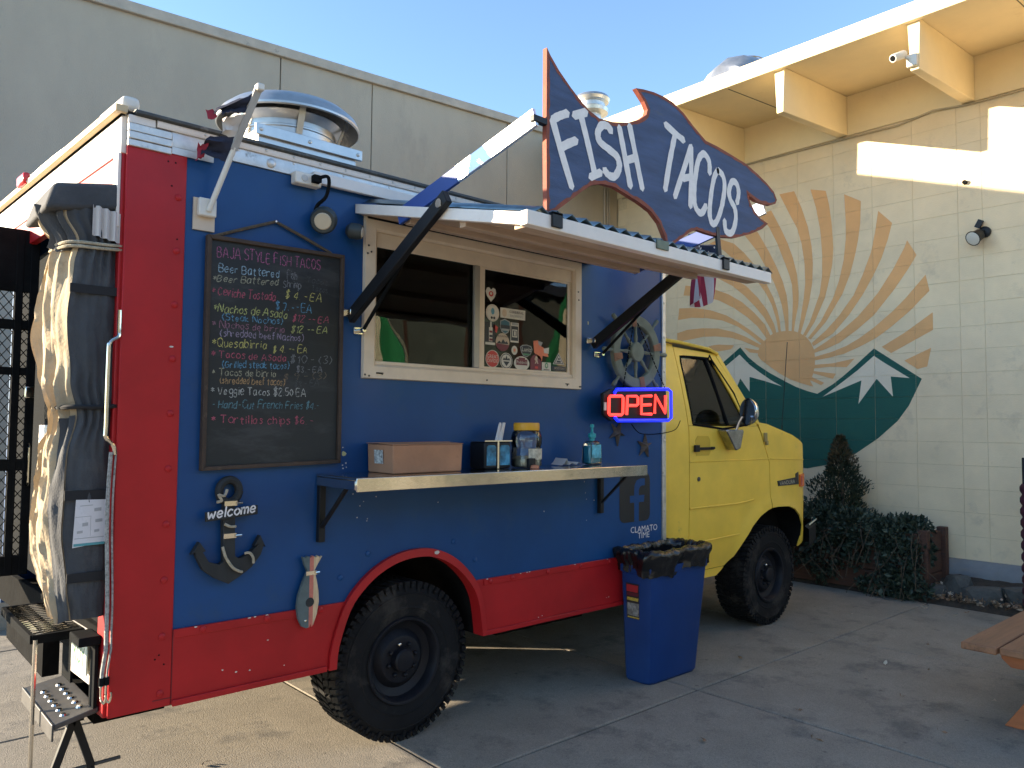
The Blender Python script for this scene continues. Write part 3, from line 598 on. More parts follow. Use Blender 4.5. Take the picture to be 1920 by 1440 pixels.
# skirts with a folded top flange
def skirt(poly, name):
    b = MB(); b.prism(poly, -.010, .006, 'y'); return b.build(name, 'red', TR, bevel=.003)
aa = [q for q in ARCH if q[1] < ZS and q[0] < 1.3]; ab = [q for q in ARCH if q[1] < ZS and q[0] > 1.5]
sk1 = skirt([(.2335,ZB)]+[(q[0]-.001,q[1]) for q in aa]+[(aL[0]-.004,ZS),(.2335,ZS)], 'skirt')
sk2 = skirt([(q[0]+.001,q[1]) for q in ab][::1]+[(3.48,ZB),(3.48,ZS),(aR[0]+.004,ZS)], 'skirt')
for sk, x0, x1 in ((sk1,.2345,.90),(sk2,1.88,3.478)):
    b = MB(); b.prism([(x0,.738),(x1,.738),(x1,.7735),(x0,.7735)], -.0165, -.0105, 'y'); b.build('flange', 'red', sk, bevel=.002)
    b = MB(); b.box((x0,-.022,ZB-.004), (x1+(.03 if x1 < 1 else 0),-.0105,ZB+.022)); b.build('bottom_lip', 'red', sk, bevel=.003)
# arch trim
b = MB(); inn = [(1.42+(x-1.42)*.925, z-.04*max(0,(z-.5)/.48)) for x,z in ARCH]; k = len(ARCH)
vs = [(x,-.026,z) for x,z in ARCH]+[(x,-.030,z) for x,z in inn]+[(x,.0,z) for x,z in ARCH]+[(x,.05,z) for x,z in inn]
b.add(vs, [(i,i+1,k+i+1,k+i) for i in range(k-1)]+[(i,2*k+i,2*k+i+1,i+1) for i in range(k-1)]+[(k+i,k+i+1,3*k+i+1,3*k+i) for i in range(k-1)]+[(0,k,3*k,2*k),(k-1,2*k-1,4*k-1,3*k-1)])
b.build('wheel_arch_trim', 'red', TR, angle=50)
# wheel well
b = MB(); b.v = []; k = len(inn)
b.add([(x,.05,z) for x,z in inn]+[(x,.75,z) for x,z in inn], [(i,i+1,k+i+1,k+i) for i in range(k-1)]+[tuple(range(k,2*k))]); b.build('wheel_well', 'under', TR)
b = MB()
for y in (.62,1.7): b.box((-.0,y,.44), (5.3,y+.08,.58))
b.box((.2,.25,.5),(.9,.55,.6)); b.box((2.2,.25,.36),(2.95,.6,.56)); b.build('chassis', 'under', TR)['kind'] = 'stuff'
b = MB(); b.tube([(1.42,.2,.40),(1.42,2.15,.40)], .045, 10); b.lathe([(.05,-.2),(.13,-.1),(.15,0),(.13,.1),(.05,.2)], (1.42,1.15,.40), 'y', 16); b.tube([(5.03,.2,.40),(5.03,2.1,.40)], .04, 10); b.build('axle', 'under', TR)['kind'] = 'stuff'
b = MB(); b.tube([(1.0,.85,.36),(2.6,.85,.36),(3.4,.9,.40)], .03, 8); b.build('exhaust_pipe', 'under', TR)
# rivets
def dome(r_, h, m):
    q = MB(); q.lathe([(r_,.001),(r_*.98,-h*.4),(r_*.72,-h*.8),(r_*.3,-h)], (0,0,0), 'y', 12); return q.me('rivet', m)
rv = {m: dome(.0145, .008, m) for m in ('red','blue','alu')}; rs = dome(.006, .004, 'alu')
for k in range(10): link('rivet', rv['red'], TR, (.2005-.0013*k, -.0075, 2.556-.2255*k))
for x, z in ((.351,.757),(.631,.757),(.890,.756),(1.925,.756),(2.087,.756),(2.370,.756),(2.649,.756),(2.922,.756),(3.2,.756)): link('rivet', rv['red'], sk1 if x < 1 else sk2, (x,-.017,z))
for x, z in ((1.0,.887),(1.15,.985),(1.675,.994),(1.825,.883),(1.675,1.36),(3.33,1.47),(1.06,2.06)): link('rivet', rv['blue'], side, (x,-.0005,z))
# aluminium roof rail
b = MB(); b.prism([(-.010,2.766),(-.013,2.80),(-.008,2.826),(-.008,2.828),(.003,2.828),(.003,2.766)], .167, 3.49, 'x'); rail = b.build('roof_rail', 'alu', TR, label='lower band of the aluminium roof rail')
b = MB(); b.prism([(-.016,2.829),(-.020,2.836),(-.020,2.852),(-.016,2.857),(.003,2.857),(.003,2.829)], .105, 3.495, 'x'); b.build('roof_rail', 'white', TR, label='upper band of the roof rail')
b = MB(); b.prism([(-.024,2.8575),(-.034,2.862),(-.034,2.873),(-.026,2.878),(.02,2.886),(.02,2.8575)], .02, 3.505, 'x'); b.build('gutter', 'drip', TR)
for x in (.41,.60): link('rivet', rv['alu'], rail, (x,-.012,2.795), scale=(1.5,1.2,1.5))
for k in range(24): link('screw', rs, TR, (.30+.135*k,-.0205,2.845))
for k in range(12): link('screw', rs, TR, (.45+.26*k,-.009,2.819))
b = MB(); b.box((.80,-.040,2.745), (2.05,-.014,2.800)); b.build('cable_duct', 'white', TR, bevel=.004)
b = MB()
for k, (z0,z1,d) in enumerate(((2.728,2.756,.018),(2.7575,2.788,.021),(2.7895,2.822,.018))): b.box((-.004,-d,z0), (.165,.012,z1))
b.build('corner_cap', 'alu', TR, bevel=.003, label='grooved aluminium cap on the rear corner')['kind'] = 'stuff'
b = MB(); b.box((-.004,-.014,2.823), (.10,.012,2.8565)); b.build('corner_block', 'white', TR, bevel=.003)
b = MB(); b.box((.167,-.013,2.735), (.34,-.0075,2.764)); b.build('corner_plate', 'alu', TR)
# front corner strip with rivets
b = MB(); b.box((3.481,-.012,.62), (3.520,.02,2.765)); stp = b.build('front_corner_strip', 'alu', TR, bevel=.004)
for k in range(9): link('rivet', rs, stp, (3.50,-.0125,.80+.24*k), scale=(1.6,1.2,1.6))
# rear: header, frames, opening
HD = MB(); 
def rear(y0, y1, z0, z1, x0, x1): 
    return [(RX(y0)+x0,y0,z0),(RX(y0)+x1,y0,z0),(RX(y1)+x1,y1,z0),(RX(y1)+x0,y1,z0),(RX(y0)+x0,y0,z1),(RX(y0)+x1,y0,z1),(RX(y1)+x1,y1,z1),(RX(y1)+x0,y1,z1)]
b = MB(); b.hexa(rear(.0125,WD,2.70,2.853,-.022,.02)); b.build('rear_header', 'white', TR, bevel=.004)
b = MB(); b.hexa(rear(-.02,WD+.03,2.855,2.885,-.055,-.01)); edge_ = b.build('rear_roof_edge', 'beige', TR, bevel=.003)
for k in range(18): link('screw', rs, edge_, (RX(.1+.125*k)-.0555,.1+.125*k,2.869), rot=(0,0,-R(90)))
b = MB(); b.hexa(rear(.013,.11,ZB,2.70,-.016,.02)); b.build('rear_frame', 'red', TR, bevel=.004)
b = MB(); b.hexa(rear(.111,WD,2.56,2.699,-.016,.02)); b.build('rear_frame', 'red', TR, bevel=.004)
b = MB(); b.hexa(rear(.015,.075,2.40,2.70,-.030,-.017)); b.build('rear_door_hinge_post', 'white', TR, bevel=.003)
b = MB(); b.hexa(rear(.111,WD,.64,.80,-.012,.02)); b.build('rear_sill', 'under', TR, bevel=.004)
b = MB(); b.hexa(rear(1.35,1.50,2.86,2.92,-.075,-.04)); b.build('clearance_lamp', mat('red_lens', (.6,.03,.03), .25, var=.1), TR, bevel=.012)
b = MB(); b.hexa(rear(.02,.33,2.886,2.945,-.02,.05)); b.build('roof_marker', 'pvc', TR, bevel=.02, seg=3)
# rear screen door swung wide open, black frame with expanded metal
DY = 1.45
dr = MB()
for z0,z1 in ((.82,.92),(1.36,1.42),(1.86,1.90),(2.10,2.15),(2.30,2.63)): dr.box((-.98,DY-.02,z0), (-.03,DY+.02,z1))
for x0,x1 in ((-.98,-.92),(-.52,-.46),(-.135,-.10),(-.07,-.03)): dr.box((x0,DY-.0225,.82), (x1,DY+.0225,2.63))
door = dr.build('rear_screen_door', 'blackmat', TR, bevel=.003)
def mesh_screen(x0, x1, z0, z1, y, m, parent, name, px=.046, pz=.030, w_=.004):
    q = MB(); n = int((x1-x0)/px)
    for i in range(-int((z1-z0)/pz), n+1):
        for s in (1,-1):
            xa = x0+i*px if s == 1 else x1-i*px
            a = (xa, z0); e = (xa+s*(z1-z0)*px/(pz*2), z1); lo, hi = sorted((a[0],e[0]))
            def at(x): t = (x-a[0])/(e[0]-a[0]); return (x, a[1]+t*(e[1]-a[1]))
            c0, c1 = max(lo,x0), min(hi,x1)
            if c1-c0 < .008: continue
            p_, q_ = at(c0), at(c1); q.bar((p_[0],y,p_[1]), (q_[0],y,q_[1]), .004, w_*1.6, (0,1,0))
    o = q.build(name, m, parent, smooth=False); o['kind'] = 'stuff'; return o
for (x0,x1) in ((-.92,-.52),(-.46,-.135),(-.10,-.07)):
    for (z0,z1) in ((.92,1.36),(1.42,1.86),(1.90,2.10),(2.15,2.30)): mesh_screen(x0,x1,z0,z1,DY,'blackmat',door,'expanded_mesh')
b = MB(); b.tube([(-.05,DY-.03,1.50),(-.05,DY-.06,1.48),(-.05,DY-.06,1.30),(-.05,DY-.03,1.28)], .007, 8); b.build('door_handle', 'steel', door)
b = MB(); b.box((-.075,DY-.045,1.74), (-.035,DY-.0225,1.80)); b.build('latch', 'steel', door, bevel=.004)
b = MB(); b.box((-.05,.72,.92),(-.02,1.18,1.60)); b.build('rear_locker', 'white', TR, bevel=.004)
b = MB(); b.box((.0,.115,.80),(.03,.70,2.55)); b.build('rear_inner_panel', 'blackmat', TR)
b = MB(); b.box((.02,1.2,.80),(.04,2.3,2.55)); b.build('rear_inner_panel', 'blackmat', TR)
b = MB(); b.box((-.03,.60,1.63),(-.012,1.18,2.54)); b.build('rear_vent_panel', 'blackmat', TR, bevel=.003)
# licence plate
b = MB(); b.hexa(rear(.135,.43,.56,.77,-.0175,-.0125)); b.build('plate_panel', 'white', TR)
b = MB(); b.box((-.045,.16,.60), (-.038,.40,.735)); pl_ = b.build('licence_plate', mat('plate_face', (.62,.66,.52), .4, var=.06), TR, bevel=.003)
tm = text_mesh('ROY', .105, mat('plate_green', (.03,.16,.08), .5)); o = link('plate_letters', tm, pl_); o.matrix_world = Matrix(((0,0,-1,-.0458),(-1,0,0,.275),(0,1,0,.662),(0,0,0,1))); o.scale = (.85,1.1,1)

# wheels
def wheel(cx, y, label, r_=.402, wd=.255):
    q = MB(); c = (cx,y,r_)                        # y = outer face
    q.lathe([(.205,.02),(.215,.004),(.25,-.004),(.262,-.0065),(.266,-.0105),(.272,-.0105),(.276,-.0085),(.31,-.012),(.335,-.0105),(.338,-.0135),(.343,-.0135),(.346,-.009),(.355,-.006),(.378,.008),(.388,.03),(.388,wd-.03),(.375,wd-.01),(.31,wd),(.22,wd-.01),(.20,wd-.03)], c, 'y', 64, caps=False)
    ty = q.build('wheel', 'rubber', TR, label=label, angle=30)
    q = MB(); n = 60
    for k in range(n):                             # tread blocks: two shoulder rows with sidewall biters and a zig-zag centre
        a = 2*math.pi*k/n
        for row, (ya, yb, r0, r1, off, wda) in enumerate(((-.004,.062,.372,.4015,0,.026),(wd-.062,wd+.002,.372,.4015,.5,.026),(.070,.122,.380,.4015,.35,.028),(.130,.185,.380,.4015,.8,.028))):
            aa = a+off*2*math.pi/n; wda2 = wda*(1.1 if (k+row) % 2 else .85); ca, sa = math.cos(aa), math.sin(aa); vs = []
            sk = .010 if row in (0,2) else -.010
            for rr in (r0, r1):
                for yy, sg in ((ya,-1),(yb,-1),(yb,1),(ya,1)):
                    tt = sg*wda2*.5+(sk if yy == yb else -sk); vs.append((cx+ca*rr-sa*tt, y+yy, r_+sa*rr+ca*tt))
            q.add(vs, [(0,3,2,1),(4,5,6,7),(0,1,5,4),(1,2,6,5),(2,3,7,6),(3,0,4,7)])
        ca, sa = math.cos(a), math.sin(a); vs = []
        L = .034 if k % 2 else .018
        for rr, yo in ((.385,-.008),(.385-L,-.0135)):
            for tt in (-.008,.008): vs.append((cx+ca*rr-sa*tt, y+yo, r_+sa*rr+ca*tt))
        for rr in (.385,.385-L):
            for tt in (-.008,.008): vs.append((cx+ca*rr-sa*tt, y+.004, r_+sa*rr+ca*tt))
        q.add(vs, [(0,1,3,2),(0,4,5,1),(1,5,7,3),(3,7,6,2),(2,6,4,0)])
    q.build('tread', 'rubber', ty, smooth=False)['kind'] = 'stuff'
    q = MB(); q.lathe([(.222,-.002),(.218,-.010),(.205,-.008),(.196,.006),(.188,.045),(.150,.060),(.135,.046),(.118,.030),(.100,.026),(.062,.030),(.058,-.004),(.050,-.012),(.02,-.016),(.001,-.0165)], c, 'y', 48, caps=False); q.build('rim', 'rim', ty, angle=25)
    for k in range(8):
        a = 2*math.pi*(k+.3)/8; s = MB(); s.lathe([(.012,0),(.012,-.014),(.008,-.020),(.003,-.022)], (cx+.083*math.cos(a),y+.029,r_+.083*math.sin(a)), 'y', 8); s.build('lug_nut', 'rim' if k != 2 else 'steel', ty)
    return ty
wheel(1.425, .075, 'knobbly black rear tyre on a black steel rim'); wheel(5.035, .085, 'knobbly black front tyre on a black steel rim')
for cx in (1.425,5.035):
    q = MB(); q.lathe([(.20,0),(.31,.012),(.375,0),(.40,-.03),(.40,-.22),(.37,-.25),(.2,-.25)], (cx,2.08,.40), 'y', 40); q.build('wheel', 'rubber', TR, label='tyre on the far side of the truck')

# ---- yellow van cab
def cy(x, z):
    y = .025
    if z > 1.55: y += .17*((z-1.55)/.70)**1.25
    if z < .80: y += .10*(.80-z)
    y += .012*((z-1.2)/.6)**2 if z < 1.55 else 0
    if x > 5.38: y += .42*((x-5.38)/.52)**2.5
    return y
def cyf(x, z):                                     # flared lip round the front arch
    d = math.hypot(x-5.03, (z-.42)*1.0); return cy(x,z)-.022*max(0, 1-abs(d-.56)/.09)
def csheet(name, polys, m='yellow', parent=None, surf=cyf, g=.045, thick=.014):
    q = MB()
    for P in polys: panel(q, P, surf, g, thick)
    return q.build(name, m, parent or TR, angle=32)
FA = [(4.30,.535),(4.449,.622),(4.565,.742),(4.665,.835),(4.785,.908),(4.90,.948),(4.955,.960)]      # arch edge on the door
FB = [(4.965,.962),(5.05,.966),(5.235,.960),(5.345,.930),(5.43,.870),(5.475,.79),(5.485,.69),(5.47,.60)]
csheet('cab_rear_quarter', [[(3.521,.535),(3.834,.535),(3.842,1.63),(3.862,2.235),(3.521,2.25)]])
door = csheet('cab_door', [[(3.840,.56)]+[(4.20,.56)]+[(4.335,.56)]+FA[1:]+[(4.955,1.05),(4.948,1.33),(4.86,1.50),(4.79,1.625),(3.850,1.625)],
   [(3.850,1.628),(3.905,1.628),(3.915,2.10),(3.94,2.135),(3.97,2.145),(4.30,2.150),(4.335,2.14),(4.64,1.628),(4.785,1.628),(4.43,2.195),(3.868,2.215)]])
csheet('front_fender', [[(4.961,1.05)]+FB+[(5.56,.64),(5.66,.80),(5.80,.88),(5.86,.95),(5.87,1.20),(5.78,1.245),(5.74,1.34),(5.58,1.47),(5.33,1.555),(4.95,1.645),(4.80,1.66),(4.868,1.50),(4.956,1.33)]])
csheet('sill', [[(3.521,.500),(4.22,.500),(4.29,.535),(4.32,.556),(3.521,.556)]], surf=lambda x,z: .055)
for z, x0, x1, d in ((1.361,3.845,4.95,.006),(1.025,3.845,4.70,.010),(.768,3.845,4.50,.008)):
    q = MB(); n = 16; pts = []
    for k in range(n+1):
        x = x0+(x1-x0)*k/n; zz = z+(.05*max(0,(x-4.4)/.5)**2 if z == 1.025 else 0)+(.03*(x-3.8)/1.1 if z < .8 else 0); pts.append((x, cyf(x,zz)-.001, zz))
    q.tube(pts, d*.8, 6); q.build('crease', 'yellow', door)
q = MB(); pts = [(4.965+.9*k/14, 0, 1.361-.03*(k/14)) for k in range(15)]; q.tube([(x, cyf(x,z)-.001, z) for x,_,z in pts[:13]], .005, 6); q.build('crease', 'yellow', TR)
# panes
q = MB(); panel(q, [(3.907,1.64),(4.352,1.64),(4.245,2.148),(3.97,2.148),(3.93,2.13),(3.914,2.10)], lambda x,z: cy(x,z)+.012, .1, .004); q.build('door_pane', 'cabglass', door, angle=60)
q = MB(); panel(q, [(4.385,1.64),(4.632,1.64),(4.335,2.138),(4.30,2.148),(4.272,2.148)], lambda x,z: cy(x,z)+.012, .1, .004); q.build('vent_pane', 'cabglass', door, angle=60)
q = MB(); q.tube([(4.368,cy(4.368,1.63)+.006,1.63),(4.258,cy(4.26,2.15)+.006,2.15)], .013, 6); q.build('pane_divider', 'blackmat', door)
seal = [(3.906,1.634),(4.638,1.634),(4.338,2.14),(4.30,2.151),(3.97,2.147),(3.94,2.136),(3.915,2.10),(3.906,1.634)]
q = MB(); q.tube([(x,cy(x,z)+.003,z) for x,z in smooth_line(seal,2)], .010, 6); q.build('window_seal', 'blackmat', door)
# roof, windscreen, hood, front: lofted across the width
def loft(name, line, m, yf, crown, n=12, parent=None):
    q = MB(); k = len(line)
    for i, (x,z) in enumerate(line):
        y0 = yf(x,z); y1 = WD-y0
        for j in range(n+1):
            t = j/n; q.v.append((x+(crown[1]*math.sin(math.pi*t) if crown[1] else 0), y0+(y1-y0)*t, z+crown[0]*math.sin(math.pi*t)))
    for i in range(k-1):
        for j in range(n): q.f.append([i*(n+1)+j,i*(n+1)+j+1,(i+1)*(n+1)+j+1,(i+1)*(n+1)+j]); q.mi.append(0)
    return q.build(name, m, parent or TR, angle=40)
loft('cab_roof', [(3.521,2.262),(3.9,2.255),(4.30,2.232),(4.42,2.205),(4.44,2.19)], 'yellow', lambda x,z: .165, (.07,0))
q = MB(); q.tube([(3.522,.160,2.258),(3.9,.160,2.250),(4.30,.163,2.226),(4.43,.17,2.196)], .013, 6); q.build('drip_rail', 'yellow', TR)
loft('windscreen', [(4.445,2.18),(4.62,1.92),(4.80,1.66)], 'cabglass', lambda x,z: cy(x,z)+.05, (0,.05))
q = MB(); q.bar((4.425,cy(4.43,2.18)+.012,2.185), (4.80,cy(4.8,1.645)+.012,1.645), .045, .04, (0,1,0)); q.build('windscreen_pillar', 'yellow', TR, bevel=.008)
loft('hood', [(4.80,1.652),(4.95,1.638),(5.33,1.547),(5.58,1.462),(5.74,1.335),(5.78,1.245)], 'yellow', lambda x,z: cy(x,z)+.005, (.03,.05))
loft('front_face', [(5.78,1.245),(5.87,1.20),(5.87,.95),(5.80,.88)], 'yellow', lambda x,z: cy(x,z)+.005, (0,.10))
q = MB(); q.v += [(3.53,WD-.02,.5),(5.6,WD-.3,.5),(5.6,WD-.3,1.4),(4.8,WD-.1,1.65),(3.53,WD-.1,1.65)]; q.f.append([0,1,2,3,4]); q.mi.append(0); q.build('far_cab_side', 'yellow', TR, smooth=False)
q = MB()
for P in ([(3.53,WD-.1,1.65),(3.85,WD-.1,1.65),(3.88,WD-.18,2.24),(3.53,WD-.18,2.25)],): q.v += P; q.f.append([0,1,2,3]); q.mi.append(0)
q.build('far_cab_pillar', 'yellow', TR, smooth=False)
# cab innards: floor, seat backs, steering wheel, dashboard
q = MB(); q.box((3.53,.14,.58),(5.2,WD-.14,.62)); q.build('cab_floor', 'under', TR)
for y in (.28,1.45):
    q = MB(); q.box((3.72,y,.95),(4.2,y+.55,1.15)); q.box((3.66,y,1.1),(3.82,y+.55,1.68)); q.box((3.68,y+.15,1.68),(3.78,y+.40,1.86)); q.build('seat', mat('seat_fabric', (.05,.055,.06), .9, var=.2), TR, bevel=.05, seg=3)['kind'] = 'stuff'
q = MB(); q.box((4.72,.2,1.0),(4.95,WD-.2,1.58)); q.build('dashboard', 'dark', TR, bevel=.05)
q = MB(); ring = [(4.52+.07*math.cos(a), 1.72-.19*math.sin(a), 1.60+.18*math.cos(a)) for a in [2*math.pi*k/24 for k in range(25)]]; q.tube(ring, .016, 6, caps=False); q.tube([(4.52,1.72,1.60),(4.8,1.72,1.45)], .02, 6); q.build('steering_wheel', 'dark', TR)
# front wheel well, bumper
q = MB(); q.box((4.45,.25,.62),(5.5,.9,.99)); q.box((4.36,.10,.60),(4.43,.5,.95)); q.build('front_wheel_well', 'under', TR)['kind'] = 'stuff'
q = MB(); arc = [(4.30,.50)]+FA[1:]+FB; k = len(arc); q.add([(x,cyf(x,z)+.01,z-.006) for x,z in arc]+[(x,.75,z-.006) for x,z in arc], [(i,i+1,k+i+1,k+i) for i in range(k-1)]); q.build('front_wheel_arch', 'under', TR)
q = MB(); pts = [(5.52,.02,.66),(5.66,.03,.70),(5.74,.10,.70),(5.80,.30,.70),(5.85,1.17,.70)]
for i, (x,y,z) in enumerate(pts):
    q.v += [(x,y,z-.10),(x+.03,y-.02,z-.06),(x+.03,y-.02,z+.08),(x-.005,y,z+.11)]
for i in range(len(pts)-1):
    for j in range(3): q.f.append([i*4+j,i*4+j+1,(i+1)*4+j+1,(i+1)*4+j]); q.mi.append(0)
q.build('front_bumper', 'black', TR, angle=30)
q = MB(); q.tube([(5.555,.005,.775),(5.69,.008,.815),(5.775,.08,.815)], .012, 6); q.tube([(5.775,.08,.815),(5.78,.075,.62)], .010, 6); q.build('bumper_edge', 'chrome', TR)['kind'] = 'stuff'
# handle, lock, hinge, badge, marker lamp, mirror, aerial
q = MB(); q.box((3.895,.008,1.447),(4.135,.014,1.468)); q.box((3.89,.002,1.435),(3.945,.020,1.485)); q.box((4.10,.002,1.452),(4.14,.016,1.470)); q.build('door_handle', 'black', door, bevel=.004)['kind'] = 'stuff'
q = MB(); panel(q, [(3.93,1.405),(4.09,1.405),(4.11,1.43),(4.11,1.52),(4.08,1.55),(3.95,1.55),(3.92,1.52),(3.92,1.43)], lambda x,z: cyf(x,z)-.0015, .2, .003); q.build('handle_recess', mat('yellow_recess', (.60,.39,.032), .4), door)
q = MB(); q.lathe([(.017,0),(.016,-.006),(.006,-.008)], (3.954,.023,1.235), 'y', 12); q.build('door_lock', 'drip', door)
q = MB(); q.box((4.865,.012,1.50),(4.905,.03,1.575)); q.box((4.885,.008,1.475),(4.915,.03,1.51)); q.build('door_hinge', mat('brass_hinge', (.35,.28,.12), .4, .5), TR, bevel=.004)['kind'] = 'stuff'
q = MB(); panel(q, [(5.07,1.175),(5.37,1.195),(5.37,1.225),(5.415,1.240),(5.42,1.135),(5.085,1.133)], lambda x,z: cyf(x,z)-.006, .1, .006); bd = q.build('model_badge', mat('badge_black', (.02,.02,.022), .35, dirt=(.4,.4,.4), ds=60, dth=.6), TR)
tm = text_mesh('VANDURA', .048, M['chrome']); o = link('badge_letters', tm, bd); o.location = (5.21,.010,1.157); o.rotation_euler = (R(90),-.03,R(1.0)); o.scale = (1.12,1,1)
q = MB(); panel(q, [(5.435,1.112),(5.545,1.110),(5.56,1.125),(5.56,1.212),(5.545,1.222),(5.435,1.215)], lambda x,z: cyf(x,z)-.012, .05, .014); q.build('side_marker', mat('amber_lens', (.75,.16,.02), .2, var=.15, vs=30, emit=0), TR)
q = MB(); panel(q, [(5.445,1.125),(5.485,1.125),(5.485,1.205),(5.445,1.20)], lambda x,z: cyf(x,z)-.0135, .05, .002); q.build('side_reflector', mat('red_reflector', (.5,.05,.02), .2, var=.2, vs=60), TR)
MR = MB(); MR.prism([(4.205,1.60),(4.425,1.60),(4.435,1.585),(4.39,1.455),(4.335,1.44),(4.315,1.45),(4.20,1.585)], -.06, .022, 'y'); br = MR.build('mirror_bracket', mat('worn_chrome', (.35,.35,.36), .22, 1., var=.3, vs=20), door, bevel=.014, seg=3)
q = MB(); q.tube([(4.345,-.045,1.59),(4.345,-.075,1.66),(4.35,-.10,1.70)], .012, 8); q.build('mirror_stem', 'chrome', door)
q = MB(); q.lathe([(.0,-.055),(.05,-.05),(.085,-.03),(.098,-.004),(.098,.006),(.0,.006)], (0,0,0), 'x', 28, 1., 1.05)
mh = q.build('mirror_head', 'chrome', door, angle=50); mh.data.transform(Matrix.Translation((4.40,-.12,1.735))@Matrix.Rotation(R(180-20),4,'Z'))
q = MB(); q.lathe([(.0,0),(.088,0),(.0885,.004),(.0,.004)], (0,0,0), 'x', 28, 1., 1.05); mg = q.build('mirror_glass', 'chrome', mh); mg.data.transform(Matrix.Translation((4.40,-.12,1.735))@Matrix.Rotation(R(-20),4,'Z')@Matrix.Translation((-.0105,0,0)))
q = MB(); q.lathe([(.02,0),(.016,.012),(.006,.02)], (5.40,.16,1.53), 'z', 10); q.tube([(5.40,.16,1.54),(5.40,.16,1.64)], .005, 6); q.tube([(5.40,.16,1.64),(5.47,.14,2.37)], .0034, 5); q.build('aerial', 'black', TR)['kind'] = 'stuff'

# ---- serving window
SW = MB()
def frame_ring(b, o, i, y0, y1):
    """rectangular ring: o, i = (x0, x1, z0, z1) outer and inner"""
    for (xa,xb,za,zb) in ((o[0],i[0],o[2],o[3]),(i[1],o[1],o[2],o[3]),(i[0],i[1],o[2],i[2]),(i[0],i[1],i[3],o[3])): b.box((xa,y0,za),(xb,y1,zb))
b = MB(); k = [(1.09,1.842),(2.652,1.842),(2.652,2.652),(1.09,2.652)]; kk = [(1.150,1.902),(2.592,1.902),(2.592,2.592),(1.150,2.592)]; k3 = [(1.163,1.914),(2.580,1.914),(2.580,2.580),(1.163,2.580)]
vs = [(x,-.002,z) for x,z in k]+[(x,-.020,z) for x,z in [(1.094,1.846),(2.648,1.846),(2.648,2.648),(1.094,2.648)]]+[(x,-.024,z) for x,z in kk]+[(x,-.012,z) for x,z in k3]+[(x,.05,z) for x,z in k3]
b.add(vs, [(r_*4+i,r_*4+(i+1)%4,(r_+1)*4+(i+1)%4,(r_+1)*4+i) for r_ in range(4) for i in range(4)])
WIN = b.build('serving_window', 'cream', TR, angle=20, label='cream framed sliding serving window in the blue side')
b = MB(); b.box((1.163,.000,2.505),(2.58,.012,2.58)); b.build('head_rail', 'cream', WIN, bevel=.003)
b = MB(); b.box((1.163,-.008,1.914),(2.58,.012,1.932)); b.build('track', 'cream', WIN, bevel=.003)
b = MB(); b.box((1.800,-.006,1.933),(1.838,.014,2.504)); b.build('left_sash_stile', mat('sash_grey', (.36,.33,.29), .4, .4), WIN, bevel=.003)
b = MB()
frame_ring(b, (1.8385,2.575,1.933,2.504), (1.880,2.549,1.945,2.494), .004, .022); b.build('right_sash', 'cream', WIN)['kind'] = 'stuff'
b = MB(); b.box((1.1635,.024,1.9325),(1.80,.028,2.5045)); b.build('pane', 'glass', WIN, smooth=False)
b = MB(); b.box((1.8805,.010,1.9455),(2.5485,.014,2.4935)); b.build('pane', 'glass', WIN, smooth=False)
for x, z in ((1.102,1.86),(1.125,1.855),(2.63,1.86),(2.64,1.86),(1.11,2.50),(1.125,2.47),(1.105,2.46),(1.88,1.867),(1.12,2.30),(2.615,2.45),(2.62,2.40),(1.2,1.868),(2.52,1.866)):
    q = MB(); q.lathe([(.0055,0),(.0045,-.003),(.001,-.004)], (x,-.0225 if x > 1.13 or z > 1.9 else -.0215,z), 'y', 6); q.build('frame_screw', 'drip', WIN)
b = MB(); b.box((1.165,-.0255,1.867),(1.205,-.0225,1.874)); b.build('weep_slot', 'blackmat', WIN)
b = MB(); b.box((2.505,-.0255,1.870),(2.535,-.0225,1.875)); b.build('weep_slot', 'blackmat', WIN)
# stickers on the right pane
def smat(c, n): return mat('sticker_'+n, c, .5, var=.08, vs=40)
SK = {'wh': smat((.62,.58,.50),'white'), 'bk': smat((.02,.022,.026),'black'), 'rd': smat((.55,.05,.035),'red'), 'mr': smat((.16,.02,.03),'maroon'), 'bl': smat((.10,.28,.36),'blue'), 'tn': smat((.55,.42,.30),'tan'), 'or': smat((.75,.20,.09),'orange'), 'tl': smat((.03,.12,.16),'teal'), 'gn': smat((.08,.25,.12),'green'), 'gy': smat((.32,.32,.31),'grey')}
SY = .0085
def ell(cx, cz, rx, rz, n=24): return [(cx+rx*math.cos(2*math.pi*k/n), cz+rz*math.sin(2*math.pi*k/n)) for k in range(n)]
def rect(cx, cz, w_, h_): return [(cx-w_/2,cz-h_/2),(cx+w_/2,cz-h_/2),(cx+w_/2,cz+h_/2),(cx-w_/2,cz+h_/2)]
